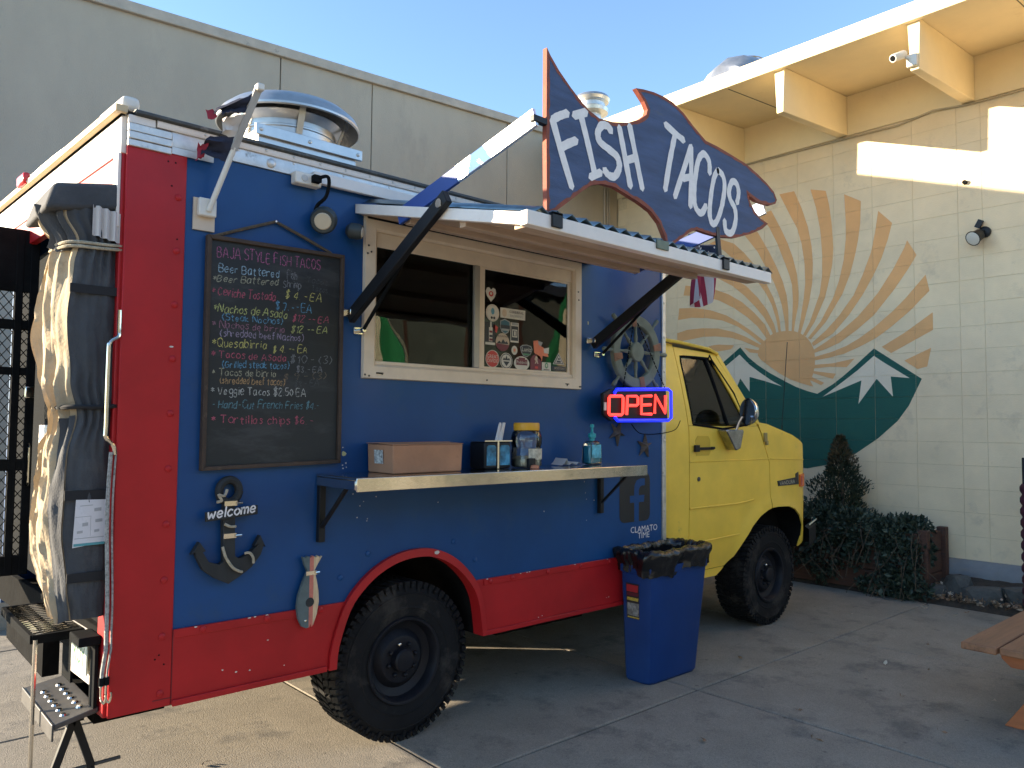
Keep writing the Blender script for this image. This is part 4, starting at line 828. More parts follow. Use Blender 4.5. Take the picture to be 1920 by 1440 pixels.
def sticker(layers, texts, what):
    """layers: (outline, colour) from the glass outwards; texts: (string, x, z, size, colour, stretch)"""
    o = None
    for k, (poly, c) in enumerate(layers):
        q = MB(); q.add([(x,SY-.0006*k,z) for x,z in poly], [tuple(range(len(poly)))])
        e = q.build('sticker' if k == 0 else 'sticker_print', SK[c], WIN if k == 0 else None, smooth=False, label=what if k == 0 else None)
        if k: e.parent = o
        else: o = e
    # printed layers are joined into the sticker so that it stays one piece of print
    ms = [o]+list(o.children); me = o.data
    bm = bmesh.new(); slots = []
    for j, c_ in enumerate(ms):
        n0 = len(bm.faces); bm.from_mesh(c_.data); bm.faces.ensure_lookup_table()
        for f in bm.faces[n0:]: f.material_index = j
        slots.append(c_.data.materials[0])
    for s, x, z, size, c, sx in texts:
        tm = text_mesh(s, size, SK[c]); tm.transform(Matrix.Translation((x,SY-.0006*(len(layers)+.5),z))@Matrix.Rotation(R(90),4,'X')@Matrix.Diagonal((sx,1,1,1)))
        n0 = len(bm.faces); bm.from_mesh(tm); bm.faces.ensure_lookup_table()
        for f in bm.faces[n0:]: f.material_index = len(slots)
        slots.append(SK[c]); bpy.data.meshes.remove(tm)
    for c_ in list(o.children): bpy.data.objects.remove(c_)
    me.materials.clear()
    for s_ in slots: me.materials.append(s_)
    bm.to_mesh(me); bm.free(); return o
heart = [(1.930,2.315),(1.900,2.345),(1.890,2.372),(1.900,2.392),(1.915,2.396),(1.930,2.384),(1.945,2.396),(1.962,2.390),(1.968,2.368),(1.955,2.340)]
sticker([(heart,'wh'),(ell(1.93,2.36,.018,.016,10),'rd'),(ell(1.93,2.362,.008,.008,8),'wh')], [], 'pale heart-shaped sticker')
sticker([(ell(1.943,2.253,.050,.049),'wh'),(ell(1.943,2.253,.046,.045),'tn'),(ell(1.943,2.253,.043,.042),'wh'),(ell(1.943,2.262,.013,.02,8),'bl'),(ell(1.935,2.225,.008,.008,10),'bk'),(ell(1.953,2.225,.008,.008,10),'bk')], [], 'round white sticker with a blue figure on a bicycle')
sticker([(rect(2.098,2.262,.194,.058),'wh'),(ell(2.032,2.262,.018,.022,14),'tn')], [('CEREBRAL',2.125,2.272,.021,'bk',1.15),('BREWING',2.125,2.250,.020,'gy',1.15)], 'white banner sticker with two lines of lettering')
shield = [(2.0,2.215),(2.035,2.228),(2.075,2.215),(2.077,2.175),(2.062,2.150),(2.038,2.138),(2.012,2.152),(1.998,2.178)]
sticker([(shield,'gy'),([(2.038+(x-2.038)*.85,2.185+(z-2.185)*.85) for x,z in shield],'tl'),(rect(2.038,2.182,.07,.02),'bk'),(rect(2.038,2.165,.05,.012),'gy')], [], 'grey and blue shield sticker')
sticker([(rect(2.112,2.155,.064,.115),'wh'),(rect(2.112,2.150,.055,.085),'bk'),(rect(2.112,2.150,.040,.045),'wh'),(rect(2.112,2.150,.028,.032),'bk'),(rect(2.112,2.150,.014,.026),'wh'),(rect(2.112,2.204,.050,.012),'gy')], [], 'can-shaped black and white sticker')
sticker([(rect(1.925,2.135,.075,.125),'bk'),(rect(1.93,2.13,.026,.08),'wh'),(rect(1.93,2.185,.011,.035),'wh'),(rect(1.93,2.145,.022,.012),'mr'),(rect(1.93,2.12,.022,.012),'bk'),(rect(1.93,2.10,.022,.012),'mr'),(rect(1.925,2.077,.072,.014),'wh')], [], 'tall dark sticker with a striped bottle')
sticker([([(1.955,2.190),(1.985,2.175),(1.975,2.140),(1.960,2.150),(1.945,2.172)],'rd')], [], 'small torn red sticker')
sticker([(ell(2.02,2.092,.052,.052),'tn'),([(x,z) for x,z in ell(2.02,2.092,.052,.052) if z <= 2.083]+[(1.97,2.083)],'mr'),([(1.975,2.083),(1.995,2.10),(2.008,2.088),(2.022,2.11),(2.04,2.092),(2.05,2.10),(2.065,2.083)],'bk')], [('MOUNTAIN',2.02,2.125,.014,'bk',1.2)], 'round tan and maroon sticker with mountains')
sticker([(ell(2.112,2.052,.023,.026),'wh'),(ell(2.112,2.052,.013,.015,12),'tn'),(ell(2.112,2.052,.006,.008,8),'or')], [], 'tiny round pale sticker')
bad = [(2.155,2.075),(2.175,2.088),(2.21,2.092),(2.245,2.085),(2.255,2.065),(2.24,2.035),(2.21,2.018),(2.18,2.025),(2.165,2.045)]
sticker([(bad,'gy'),([(2.208+(x-2.208)*.88,2.056+(z-2.056)*.88) for x,z in bad],'bk'),(rect(2.205,2.034,.05,.01),'gn')], [('Luniz',2.205,2.062,.036,'wh',1.)], 'black badge sticker with white script')
sticker([(ell(1.945,1.992,.051,.050),'wh'),(ell(1.945,1.992,.047,.046),'rd')], [('GREAT',1.945,2.004,.029,'wh',.95),('DIVIDE',1.945,1.980,.029,'wh',.9)], 'round red sticker with bold white lettering')
sticker([(ell(2.049,1.986,.048,.047),'wh'),(ell(2.049,1.986,.044,.043),'bk'),(ell(2.049,1.986,.039,.038),'wh'),([(2.02,1.99),(2.03,2.005),(2.04,1.998),(2.049,2.018),(2.058,1.998),(2.07,2.005),(2.078,1.99)],'bk'),([(2.025,1.983),(2.049,1.956),(2.073,1.983)],'bk')], [], 'round black and white sticker with a leaf emblem')
sticker([(ell(2.170,1.979,.061,.042),'wh'),(rect(2.170,1.986,.088,.034),'mr'),(rect(2.17,2.008,.05,.01),'mr')], [('Paddock',2.170,1.985,.024,'wh',1.)], 'oval white sticker with a maroon banner')
sticker([([(2.240,1.9475),(2.330,1.9475),(2.330,2.01),(2.318,2.030),(2.287,2.042),(2.255,2.030),(2.240,2.01)],'mr'),([(2.275,1.985),(2.283,2.0),(2.272,2.01),(2.280,2.028),(2.290,2.034),(2.298,2.022),(2.296,2.005),(2.305,1.985),(2.295,1.985),(2.29,1.997),(2.285,1.985)],'tn'),(rect(2.288,1.962,.026,.014),'rd')], [], 'arched maroon sticker with a walking figure')
sticker([([(2.262,2.118),(2.300,2.125),(2.33,2.09),(2.375,2.072),(2.39,2.03),(2.34,2.035),(2.333,2.0),(2.30,2.02),(2.27,2.05)],'or'),([(2.30,2.122),(2.34,2.115),(2.325,2.09),(2.305,2.1)],'gy'),([(2.345,2.078),(2.392,2.088),(2.39,2.05),(2.35,2.052)],'wh')], [], 'orange star-shaped sticker with pale patches')
sticker([(rect(2.372,1.972,.076,.050),'wh'),(ell(2.372,1.978,.014,.018,12),'gn'),(ell(2.372,1.978,.007,.010,8),'wh'),(rect(2.372,1.953,.05,.004),'bk')], [], 'square white sticker with a green hop')
sticker([([(2.425,1.990),(2.525,1.992),(2.475,2.062)],'wh'),([(2.433,1.994),(2.517,1.996),(2.475,2.054)],'bk'),([(2.443,1.999),(2.507,2.0),(2.475,2.045)],'wh'),(rect(2.475,2.008,.035,.012),'bk'),(rect(2.475,2.024,.018,.01),'bk')], [], 'white triangle sticker')
sticker([(rect(2.478,1.966,.12,.03),'bk')], [('BOLD EAST',2.485,1.966,.018,'tn',1.)], 'thin dark sticker with tan lettering')

# ---- awning over the window
AW = thing('window_awning', 'white framed awning with corrugated top over the serving window', 'awning', (1.9,-.6,2.5))
ay = lambda t: -1.225*t; az = lambda t: 2.672-.272*t
b = MB(); b.hexa([(1.08,-.002,2.648),(2.72,-.002,2.648),(2.72,ay(.985),az(.985)-.020),(1.08,ay(.985),az(.985)-.020),(1.08,-.002,2.660),(2.72,-.002,2.660),(2.72,ay(.985),az(.985)-.008),(1.08,ay(.985),az(.985)-.008)]); b.build('underside_board', 'ply', AW)
for x in (1.040,2.722):
    b = MB(); b.hexa([(x,-.004,2.650),(x+.038,-.004,2.650),(x+.038,ay(.985),az(1)-.033),(x,ay(.985),az(1)-.033),(x,-.004,2.698),(x+.038,-.004,2.698),(x+.038,ay(.985),az(1)+.018),(x,ay(.985),az(1)+.018)]); b.build('side_rail', 'white', AW, bevel=.003)
b = MB(); b.box((1.036,-1.250,2.362),(2.764,-1.208,2.418)); b.build('front_rail', 'white', AW, bevel=.003)
b = MB(); b.box((1.079,-1.207,2.368),(2.721,-1.13,2.384)); b.build('inner_rail', 'ply', AW, bevel=.003)
for t in (.33,.66):
    b = MB(); b.box((1.079,ay(t)-.02,az(t)-.055),(2.721,ay(t)+.02,az(t)-.018)); b.build('cross_rail', 'ply', AW, bevel=.003)
b = MB(); pz = .079; n = 21; v = []
for k in range(2*n+1):
    x = 1.075+.0405*k; h = .026 if k % 2 else 0; b.v += [(x,.0-.03,az(0)+.034+h),(x,ay(1.02),az(1.02)+.022+h)]
for k in range(2*n): b.f.append([2*k,2*k+1,2*k+3,2*k+2]); b.mi.append(0)
o = b.build('corrugated_sheet', mat('corrugated_tin', (.20,.27,.30), .3, .8, var=.25, vs=12), AW, angle=10); o.modifiers.new('thick','SOLIDIFY').thickness = .002
b = MB(); b.tube([(1.10,-.03,2.642),(2.68,-.03,2.642)], .010, 6); b.build('hinge_rod', 'blackmat', AW)
# struts and their wall brackets
def strut(x, xe, label):
    b = MB(); a = Vector((x-.035,-.045,2.145)); e = Vector((xe,-.742,2.545)); d = (e-a).normalized(); b.bar(a-d*.03, e+d*.04, .032, .062, (0,-.5,1)); st = b.build('strut', 'black', AW, bevel=.004, label=label)
    b = MB(); b.tube([(x+.02,-.05,2.075), a+(e-a)*.62+Vector((.012,0,-.02))], .009, 8); b.build('gas_spring', 'blackmat', st)
    b = MB(); b.box((x-.085,-.016,2.135),(x-.02,-.0005,2.172)); b.box((x-.06,-.06,2.140),(x-.052,-.010,2.168)); b.build('wall_bracket', 'steel', st, bevel=.003)['kind'] = 'stuff'
    b = MB(); b.box((x-.01,-.012,2.055),(x+.05,-.0005,2.090)); b.tube([(x+.02,-.01,2.072),(x+.02,-.06,2.072)], .012, 8); b.build('spring_bracket', 'steel', st, bevel=.002)['kind'] = 'stuff'
    b = MB(); b.tube([(xe-.022,-.742,2.538),(xe+.024,-.742,2.538)], .020, 10); b.build('pivot_bolt', 'steel', st)
strut(1.052, 1.022, 'black prop strut at the left end of the awning'); strut(2.79, 2.782, 'black prop strut at the right end of the awning')

# ---- fish sign on the awning edge
FISH=[[(1.169,3.088),(1.187,3.064),(1.237,3.017),(1.304,2.968),(1.365,2.931),(1.409,2.907),(1.473,2.89),(1.557,2.897),(1.653,2.92),(1.734,2.955),(1.785,2.992),(1.793,3.018),(1.77,3.048),(1.713,3.09),(1.764,3.1),(1.838,3.109),(1.913,3.11),(1.98,3.102),(2.059,3.076),(2.129,3.038),(2.189,3.011),(2.237,2.99),(2.337,2.986),(2.468,2.973),(2.59,2.96),(2.702,2.932),(2.79,2.904),(2.864,2.872),(2.894,2.834),(2.878,2.81),(2.832,2.793),(2.758,2.786),(2.686,2.788),(2.629,2.799),(2.599,2.82),(2.629,2.769),(2.671,2.73),(2.728,2.702),(2.801,2.688),(2.741,2.65),(2.626,2.603),(2.489,2.56),(2.358,2.542),(2.246,2.541),(2.161,2.544),(2.102,2.52),(2.033,2.477),(1.966,2.438),(1.933,2.433),(1.917,2.471),(1.879,2.525),(1.816,2.566),(1.733,2.59),(1.654,2.606),(1.576,2.622),(1.492,2.619),(1.429,2.6),(1.367,2.559),(1.29,2.501),(1.224,2.453),(1.18,2.43),(1.174,2.443),(1.169,2.757)]]
FISHTXT=[[(1.2,2.809),(1.237,2.834),(1.283,2.858)],
 [(1.2,2.809),(1.246,2.702),(1.31,2.565)],
 [(1.25,2.712),(1.292,2.738),(1.335,2.761)],
 [(1.321,2.859),(1.391,2.892)],
 [(1.36,2.874),(1.405,2.76),(1.446,2.647)],
 [(1.419,2.63),(1.482,2.664)],
 [(1.547,2.853),(1.523,2.87),(1.486,2.862),(1.463,2.824),(1.477,2.791),(1.533,2.773),(1.585,2.754),(1.599,2.713),(1.571,2.668),(1.533,2.663),(1.505,2.679)],
 [(1.599,2.886),(1.636,2.766),(1.672,2.646)],
 [(1.667,2.91),(1.709,2.784),(1.753,2.653)],
 [(1.643,2.752),(1.707,2.78)],
 [(1.918,2.984),(1.984,2.964),(2.058,2.945)],
 [(1.99,2.955),(1.95,2.821),(1.916,2.684)],
 [(1.988,2.665),(2.051,2.796),(2.116,2.931)],
 [(2.116,2.931),(2.115,2.79),(2.108,2.644)],
 [(2.051,2.765),(2.121,2.788)],
 [(2.266,2.838),(2.261,2.895),(2.218,2.921),(2.175,2.882),(2.15,2.798),(2.138,2.696),(2.155,2.643),(2.197,2.63),(2.234,2.673)],
 [(2.336,2.868),(2.38,2.849),(2.393,2.793),(2.366,2.691),(2.32,2.61),(2.283,2.599),(2.264,2.643),(2.278,2.739),(2.304,2.825),(2.336,2.868)],
 [(2.504,2.741),(2.519,2.797),(2.499,2.838),(2.459,2.837),(2.432,2.786),(2.444,2.744),(2.484,2.707),(2.49,2.648),(2.456,2.582),(2.403,2.58),(2.391,2.63)]]
OPENT=[[(2.8,1.804),(2.912,1.808),(2.925,1.798),(2.92,1.698),(2.908,1.69),(2.796,1.688),(2.786,1.697),(2.789,1.794),(2.8,1.804)],
 [(2.958,1.69),(2.966,1.81),(3.056,1.812),(3.071,1.803),(3.071,1.762),(3.056,1.752),(2.974,1.75)],
 [(3.213,1.819),(3.107,1.814),(3.107,1.698),(3.212,1.699)],
 [(3.112,1.756),(3.204,1.761)],
 [(3.245,1.703),(3.254,1.824),(3.358,1.709),(3.363,1.827)]]
OPENB=[[(2.845,1.825),(2.867,1.849),(3.398,1.87),(3.429,1.856),(3.432,1.677),(3.397,1.66),(2.875,1.653),(2.849,1.674)],
 [(2.749,1.822),(2.822,1.849),(3.389,1.867),(3.406,1.666),(2.823,1.649),(2.757,1.687)]]
M['signblue'] = mat('weathered_blue_ply', (.062,.095,.185), .75, var=.30, vs=3.5, bump=.25, bs=40, stretch=(1,1,7), dirt=(.10,.12,.16), ds=5, dth=.60)
M['signred'] = mat('red_brown_edge', (.27,.068,.038), .75, var=.3, vs=14, bump=.2, bs=60, dirt=(.22,.10,.05), ds=18, dth=.55)
M['signwhite'] = mat('brushed_white_letters', (.86,.81,.77), .8, var=.08, vs=30, dirt=(.35,.36,.42), ds=40, dth=.70)
FS = thing('fish_sign', 'blue wooden fish-shaped sign lettered FISH TACOS above the awning', 'sign', (1.9,-1.2,2.4))
FO = FISH[0]; n = len(FO)
b = MB(); b.cur = 0; b.add([(x,-1.212,z) for x,z in FO]+[(x,-1.190,z) for x,z in FO], [tuple(range(n)),tuple(range(n,2*n))]); b.cur = 1
b.add([(x,-1.212,z) for x,z in FO]+[(x,-1.190,z) for x,z in FO], [(i,(i+1)%n,n+(i+1)%n,n+i) for i in range(n)]); fb = b.build('fish_board', ['signblue', 'signred'], FS, smooth=False)
area = sum(FO[i][0]*FO[(i+1)%n][1]-FO[(i+1)%n][0]*FO[i][1] for i in range(n)); sg = 1 if area > 0 else -1
b = MB(); dense = []
for i in range(n):
    a = FO[i]; e = FO[(i+1)%n]; L = math.hypot(e[0]-a[0],e[1]-a[1]); m_ = max(1,int(L/.02))
    nx, nz = -(e[1]-a[1])/L*sg, (e[0]-a[0])/L*sg
    for t in range(m_): dense.append((a[0]+(e[0]-a[0])*t/m_, a[1]+(e[1]-a[1])*t/m_, nx, nz))
k = len(dense); rim = []
for i, (x,z,nx,nz) in enumerate(dense):
    px, pz_ = dense[i-1][2:4]; ax_, az_ = nx+px, nz+pz_; q = max(.6, math.hypot(ax_,az_)); wd = .0145+rnd.uniform(-.004,.004); rim.append((x+ax_/q*wd, z+az_/q*wd))
b.add([(d_[0],-1.2128,d_[1]) for d_ in dense]+[(x,-1.2130,z) for x,z in rim], [(i,(i+1)%k,k+(i+1)%k,k+i) for i in range(k)]); b.build('painted_border', 'signred', fb, smooth=False)
for P in FISHTXT:
    pts = smooth_line([tuple(q) for q in P], 5) if len(P) > 2 else [P[0],((P[0][0]+P[1][0])/2,(P[0][1]+P[1][1])/2),P[1]]
    b = MB(); wl = [.034*(1+rnd.uniform(-.09,.09)) for _ in pts]; dy = -1.2140-.0003*rnd.random(); b.ribbon([tuple(q) for q in pts], wl, lambda u,v_: (u,dy,v_)); b.build('letter_stroke', 'signwhite', fb, smooth=False)
b = MB(); b.lathe([(.010,0),(.009,-.001)], (2.628,-1.2132,2.752), 'y', 12); b.build('eye', 'signred', fb)
for x, w_ in ((1.185,.055),(2.335,.05)):
    b = MB(); b.box((x-w_/2,-1.262,2.372),(x+w_/2,-1.2515,2.430)); b.box((x-w_/2,-1.262,2.419),(x+w_/2,-1.19,2.431)); b.build('clamp', 'black', FS, bevel=.002)
b = MB(); b.box((1.80,-1.258,2.392),(1.885,-1.2505,2.432)); b.build('hinge_plate', mat('old_green_hinge', (.13,.15,.11), .5, .5, var=.3, vs=30), FS, bevel=.002)
b = MB(); b.bar((2.335,-1.222,2.42),(2.335,-1.205,2.60), .028, .012, (0,1,0)); b.build('post', 'black', FS)
M['armsilver'] = mat('bare_aluminium_plank', (.72,.74,.76), .28, .7, var=.1, vs=6); M['armreflect'] = mat('blue_reflection_tone', (.02,.06,.26), .5, var=.1)  # blue stands in for the shaded reflection on the lower bare metal
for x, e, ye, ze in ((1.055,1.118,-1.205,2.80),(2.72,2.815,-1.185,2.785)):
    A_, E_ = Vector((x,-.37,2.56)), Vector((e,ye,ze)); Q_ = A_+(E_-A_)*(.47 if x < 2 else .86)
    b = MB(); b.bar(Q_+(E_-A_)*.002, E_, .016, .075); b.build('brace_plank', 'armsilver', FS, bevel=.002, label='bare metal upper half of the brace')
    b = MB(); b.bar(A_, Q_, .016, .075); b.build('brace_plank', 'armreflect', FS, bevel=.002, label='lower half of the metal brace, coloured blue for its shaded reflection')
b = MB(); b.box((1.10,-1.215,2.78),(1.172,-1.19,2.805)); b.build('tail_bracket', 'black', FS, bevel=.002)

# ---- steel shelf with brackets
SH = MB(); SH.box((.862,-.365,1.372),(2.862,-.004,1.384)); SH.box((.862,-.368,1.322),(2.862,-.3555,1.3835)); SH.box((.862,-.3555,1.330),(.872,-.006,1.3715))
shelf = SH.build('serving_shelf', 'steel', TR, bevel=.003, label='stainless steel serving shelf under the window'); shelf['kind'] = 'part'
del shelf['kind']
for x in (.884,2.835):
    b = MB(); b.box((x-.016,-.030,1.068),(x+.016,-.0005,1.371)); b.box((x-.014,-.31,1.345),(x+.014,-.031,1.3705)); b.bar((x,-.025,1.135),(x,-.27,1.352), .02, .012, (0,1,1)); b.build('shelf_bracket', 'black', shelf, bevel=.002)['kind'] = 'stuff'

# ---- things on the shelf
M['card'] = mat('cardboard', (.42,.21,.115), .85, var=.14, vs=5, bump=.12, bs=40, dirt=(.33,.16,.09), ds=7, dth=.6)
CBX = thing('cardboard_box', 'brown cardboard box lying on the steel shelf', 'box', (1.35,-.13,1.386))
b = MB(); b.hexa([(1.125,-.250,1.3855),(1.540,-.235,1.3855),(1.545,-.015,1.3855),(1.130,-.02,1.3855),(1.118,-.255,1.520),(1.545,-.238,1.522),(1.548,-.012,1.526),(1.126,-.016,1.523)]); b.build('carton', 'card', CBX, bevel=.006)
b = MB(); b.hexa([(1.116,-.256,1.521),(1.546,-.240,1.5225),(1.547,-.128,1.527),(1.118,-.135,1.526),(1.116,-.256,1.524),(1.546,-.240,1.5255),(1.547,-.128,1.530),(1.118,-.135,1.529)]); b.build('flap', 'card', CBX)
b = MB(); b.hexa([(1.118,-.131,1.528),(1.548,-.124,1.529),(1.55,-.010,1.525),(1.122,-.014,1.524),(1.118,-.131,1.531),(1.548,-.124,1.532),(1.55,-.010,1.528),(1.122,-.014,1.527)]); b.build('flap', 'card', CBX)
b = MB(); b.add([(1.1205,-.17,1.43),(1.1215,-.09,1.43),(1.1175,-.09,1.495),(1.1165,-.17,1.495)],[(0,1,2,3)]); b.build('printed_mark', mat('box_print', (.45,.45,.42), .8, var=.9, vs=60), CBX, smooth=False)
CN = thing('napkin_caddy', 'black and blue napkin caddy holding white straws on the shelf', 'caddy', (1.82,-.14,1.386))
b = MB(); b.box((1.73,-.19,1.386),(1.915,-.06,1.530)); b.build('caddy_body', 'black', CN, bevel=.012, seg=3)
for x0, x1 in ((1.742,1.806),(1.832,1.903)):
    b = MB(); b.prism([(x0,1.405),(x1,1.405),(x1,1.50),(x1-.012,1.512),(x0+.012,1.512),(x0,1.50)], -.1925, -.189, 'y'); b.build('picture_panel', mat('blue_print', (.03,.20,.34), .25, var=.9, vs=14, dirt=(.35,.55,.6), ds=12, dth=.62), CN, smooth=False)
b = MB(); b.box((1.812,-.197,1.388),(1.824,-.190,1.532)); b.build('chrome_edge', 'chrome', CN)
b = MB(); b.box((1.726,-.194,1.5305),(1.919,-.056,1.537)); b.build('chrome_rim', 'chrome', CN)
M['paper'] = mat('white_paper', (.76,.72,.70), .8, var=.06, vs=30)
for k in range(6):
    b = MB(); x = 1.848+.009*k; b.bar((x,-.13+.006*(k%2),1.50),(x+.045,-.12+.006*(k%3),1.625+.006*(k%2)), .0085, .0085); b.build('paper_straw', 'paper', CN)
JR = thing('plastic_jar', 'large clear jar with a yellow lid used for tips', 'jar', (2.06,-.16,1.386))
b = MB(); b.lathe([(.005,0),(.075,.002),(.085,.012),(.085,.09),(.080,.105),(.080,.112),(.087,.135),(.087,.165),(.078,.195),(.064,.207),(.064,.212)], (2.055,-.16,1.386), n=32); b.build('jar_body', 'jarglass', JR)
b = MB(); b.lathe([(.072,.205),(.073,.21),(.073,.238),(.070,.246),(.02,.247)], (2.055,-.16,1.386), n=36); b.build('lid', mat('yellow_lid', (.72,.37,.02), .4, var=.12), JR)
b = MB(); b.lathe([(.01,.003),(.079,.006),(.079,.05),(.06,.062),(.02,.055)], (2.055,-.16,1.386), n=24); b.build('coins_and_notes', mat('tips', (.24,.22,.16), .7, var=.7, vs=45, bump=.3, bs=80), JR)
q = MB(); nn = 9
for k in range(nn):
    a = R(-125+80*k/(nn-1)); q.v += [(2.055+.0865*math.cos(a),-.16+.0865*math.sin(a),1.386+z) for z in (.045,.105)]
for k in range(nn-1): q.f.append([2*k,2*k+2,2*k+3,2*k+1]); q.mi.append(0)
q.build('paper_label', mat('jar_label', (.50,.46,.36), .8, var=.5, vs=55), JR)
b = MB(); b.lathe([(.002,0),(.026,.001),(.024,.016),(.004,.019)], (2.02,-.262,1.3855), n=16); tag(b.build('orange_cup', mat('orange_plastic', (.55,.20,.10), .5), None), 'small orange cup lid in front of the tip jar', 'cup')
b = MB(); b.box((1.985,-.258,1.3865),(2.035,-.238,1.44)); tag(b.build('card_reader', 'black', None, bevel=.004), 'small black card leaning against the tip jar', 'card')
BT = thing('sanitizer_bottle', 'blue gel bottle with a turquoise pump on the shelf', 'bottle', (2.62,-.14,1.386))
b = MB(); b.prism([(2.560,1.386),(2.672,1.386),(2.677,1.40),(2.672,1.50),(2.650,1.528),(2.582,1.528),(2.560,1.50),(2.555,1.40)], -.175, -.105, 'y'); b.build('bottle_body', 'jarglass', BT, bevel=.016, seg=3)
b = MB(); b.prism([(2.566,1.392),(2.666,1.392),(2.664,1.498),(2.568,1.498)], -.168, -.112, 'y'); b.build('gel', mat('blue_gel', (.05,.33,.42), .3, var=.25, vs=10), BT, bevel=.012)
b = MB(); b.prism([(2.575,1.425),(2.657,1.425),(2.655,1.505),(2.577,1.505)], -.1785, -.1765, 'y'); b.build('bottle_label', mat('blue_label', (.10,.42,.52), .5, var=.6, vs=26), BT, smooth=False)
b = MB(); b.lathe([(.016,.140),(.016,.160),(.024,.162),(.024,.185),(.012,.190),(.008,.196),(.008,.222),(.013,.225),(.012,.240),(.004,.243)], (2.616,-.14,1.386), n=16); b.build('pump', mat('turquoise_cap', (.02,.36,.40), .4), BT)
b = MB(); pts = [(2.33+.02*k,1.3885+.016*math.sin(k*1.1)**2+(.028 if k == 2 else 0)) for k in range(10)]
for x, z in pts: b.v += [(x,-.17,z),(x+.015,-.06,z+.002)]
for k in range(9): b.f.append([2*k,2*k+2,2*k+3,2*k+1]); b.mi.append(0)
tag(b.build('paper_napkin', 'paper', None), 'crumpled pale napkin lying on the shelf by the gel bottle', 'napkin')

# ---- roof fan
FN = MB(); FN.box((.555,.030,2.895),(1.06,.54,2.965)); fan = FN.build('exhaust_fan', 'galv', TR, bevel=.003, label='mushroom exhaust fan on the truck roof')
b = MB(); b.box((.535,.012,2.925),(1.085,.029,2.975)); b.build('curb_rail', 'galv', fan, bevel=.002)
for x in (.56,.80,1.06): link('screw', rs, fan, (x,.0115,2.95), scale=(1.5,1.5,1.5))
b = MB(); b.lathe([(.245,.0),(.245,.060),(.25,.064),(.25,.072),(.245,.076),(.245,.10),(.262,.115),(.278,.135),(.27,.142),(.24,.145)], (.82,.31,2.965), n=48); b.build('collar', 'galv', fan, angle=25)
b = MB(); b.lathe([(.345,.135),(.352,.140),(.352,.150),(.335,.185),(.29,.222),(.22,.250),(.13,.268),(.04,.275),(.002,.276)], (.84,.32,2.965), n=56, caps=False)
b.build('hood', 'galv', fan, angle=25)
b = MB(); b.lathe([(.344,.138),(.30,.185),(.2,.225),(.001,.245)], (.84,.32,2.965), n=56, caps=False); b.build('hood_shade_shell', 'drip', fan, angle=25)  # dark inner shell, its colour stands in for shade under the hood
for k in range(6):
    a = 2*math.pi*k/6+R(258); b = MB(); ca, sa = math.cos(a), math.sin(a); b.bar((.82+.25*ca,.31+.25*sa,2.985),(.835+.30*ca,.318+.30*sa,3.155), .030, .004, (ca,sa,0)); b.build('hood_strap', 'galv', fan)

# ---- outlet, spot lamps
b = MB(); b.box((.700,-.052,2.722),(.832,-.002,2.778)); ou = b.build('power_outlet', 'pvc', TR, bevel=.006)
b = MB(); b.lathe([(.016,0),(.015,-.003)], (.745,-.0525,2.750), 'y', 14); b.build('socket', mat('socket_face', (.5,.48,.44), .4), ou)
b = MB(); b.box((.778,-.085,2.735),(.815,-.0525,2.768)); b.tube(smooth_line([(.80,-.08,2.755),(.835,-.10,2.765),(.852,-.085,2.735),(.850,-.06,2.68),(.826,-.03,2.645),(.818,-.02,2.615)],4), .0085, 8); b.build('plug_and_cord', 'blackmat', ou)['kind'] = 'stuff'
def spot(x, z, r_, name, label, face, d):
    b = MB(); d = Vector(d).normalized(); p = Vector((x,-.02,z)); b.tube([p, p+d*.02, p+d*.06, p+d*.078], [r_*.55,r_,r_,r_*.86], 20); s = b.build(name, mat('lamp_green_grey', (.035,.045,.045), .45, var=.2), TR, label=label, angle=30)
    b = MB(); b.tube([p+d*.0785, p+d*.082], [r_*.64,r_*.58], 20); b.build('lens', face, s); return s
s1 = spot(.868,2.588,.062,'spot_lamp','large round spot lamp plugged into the outlet',mat('lamp_lens', (.55,.47,.34), .3, var=.1), (-.55,-.8,-.42))
s2 = spot(.985,2.555,.038,'spot_lamp','small spot lamp beside the large one','pvc', (.75,-.7,-.15))
# ---- sticker print on the side: rounded f square and lettering
M['logo'] = mat('black_vinyl', (.013,.015,.018), .5, var=.25, vs=9)
def rr(x0,x1,z0,z1,r_): 
    o = []
    for cx,cz,a in ((x1-r_,z1-r_,0),(x0+r_,z1-r_,90),(x0+r_,z0+r_,180),(x1-r_,z0+r_,270)): o += [(cx+r_*math.cos(R(a+t)),cz+r_*math.sin(R(a+t))) for t in (0,30,60,90)]
    return o
b = MB(); P = rr(3.035,3.352,.985,1.305,.045); b.add([(x,-.0015,z) for x,z in P],[tuple(range(len(P)))]); lg = b.build('logo_square', 'logo', side, smooth=False)
fp = [(3.185,.986),(3.232,.986),(3.232,1.112),(3.285,1.112),(3.292,1.158),(3.232,1.158),(3.232,1.195),(3.245,1.215),(3.268,1.222),(3.295,1.222),(3.295,1.268),(3.255,1.270),(3.21,1.258),(3.188,1.225),(3.185,1.19),(3.185,1.158),(3.140,1.158),(3.140,1.112),(3.185,1.112)]
b = MB(); b.add([(x,-.0022,z) for x,z in fp],[tuple(range(len(fp)))]); b.build('logo_letter', 'blue', lg, smooth=False)
text_on_side('lettering', 'CLAMATO', 3.29, .930, -.0015, .058, M['paper'], side, 1.05); text_on_side('lettering', 'TIME', 3.285, .888, -.0015, .056, M['paper'], side, 1.05)
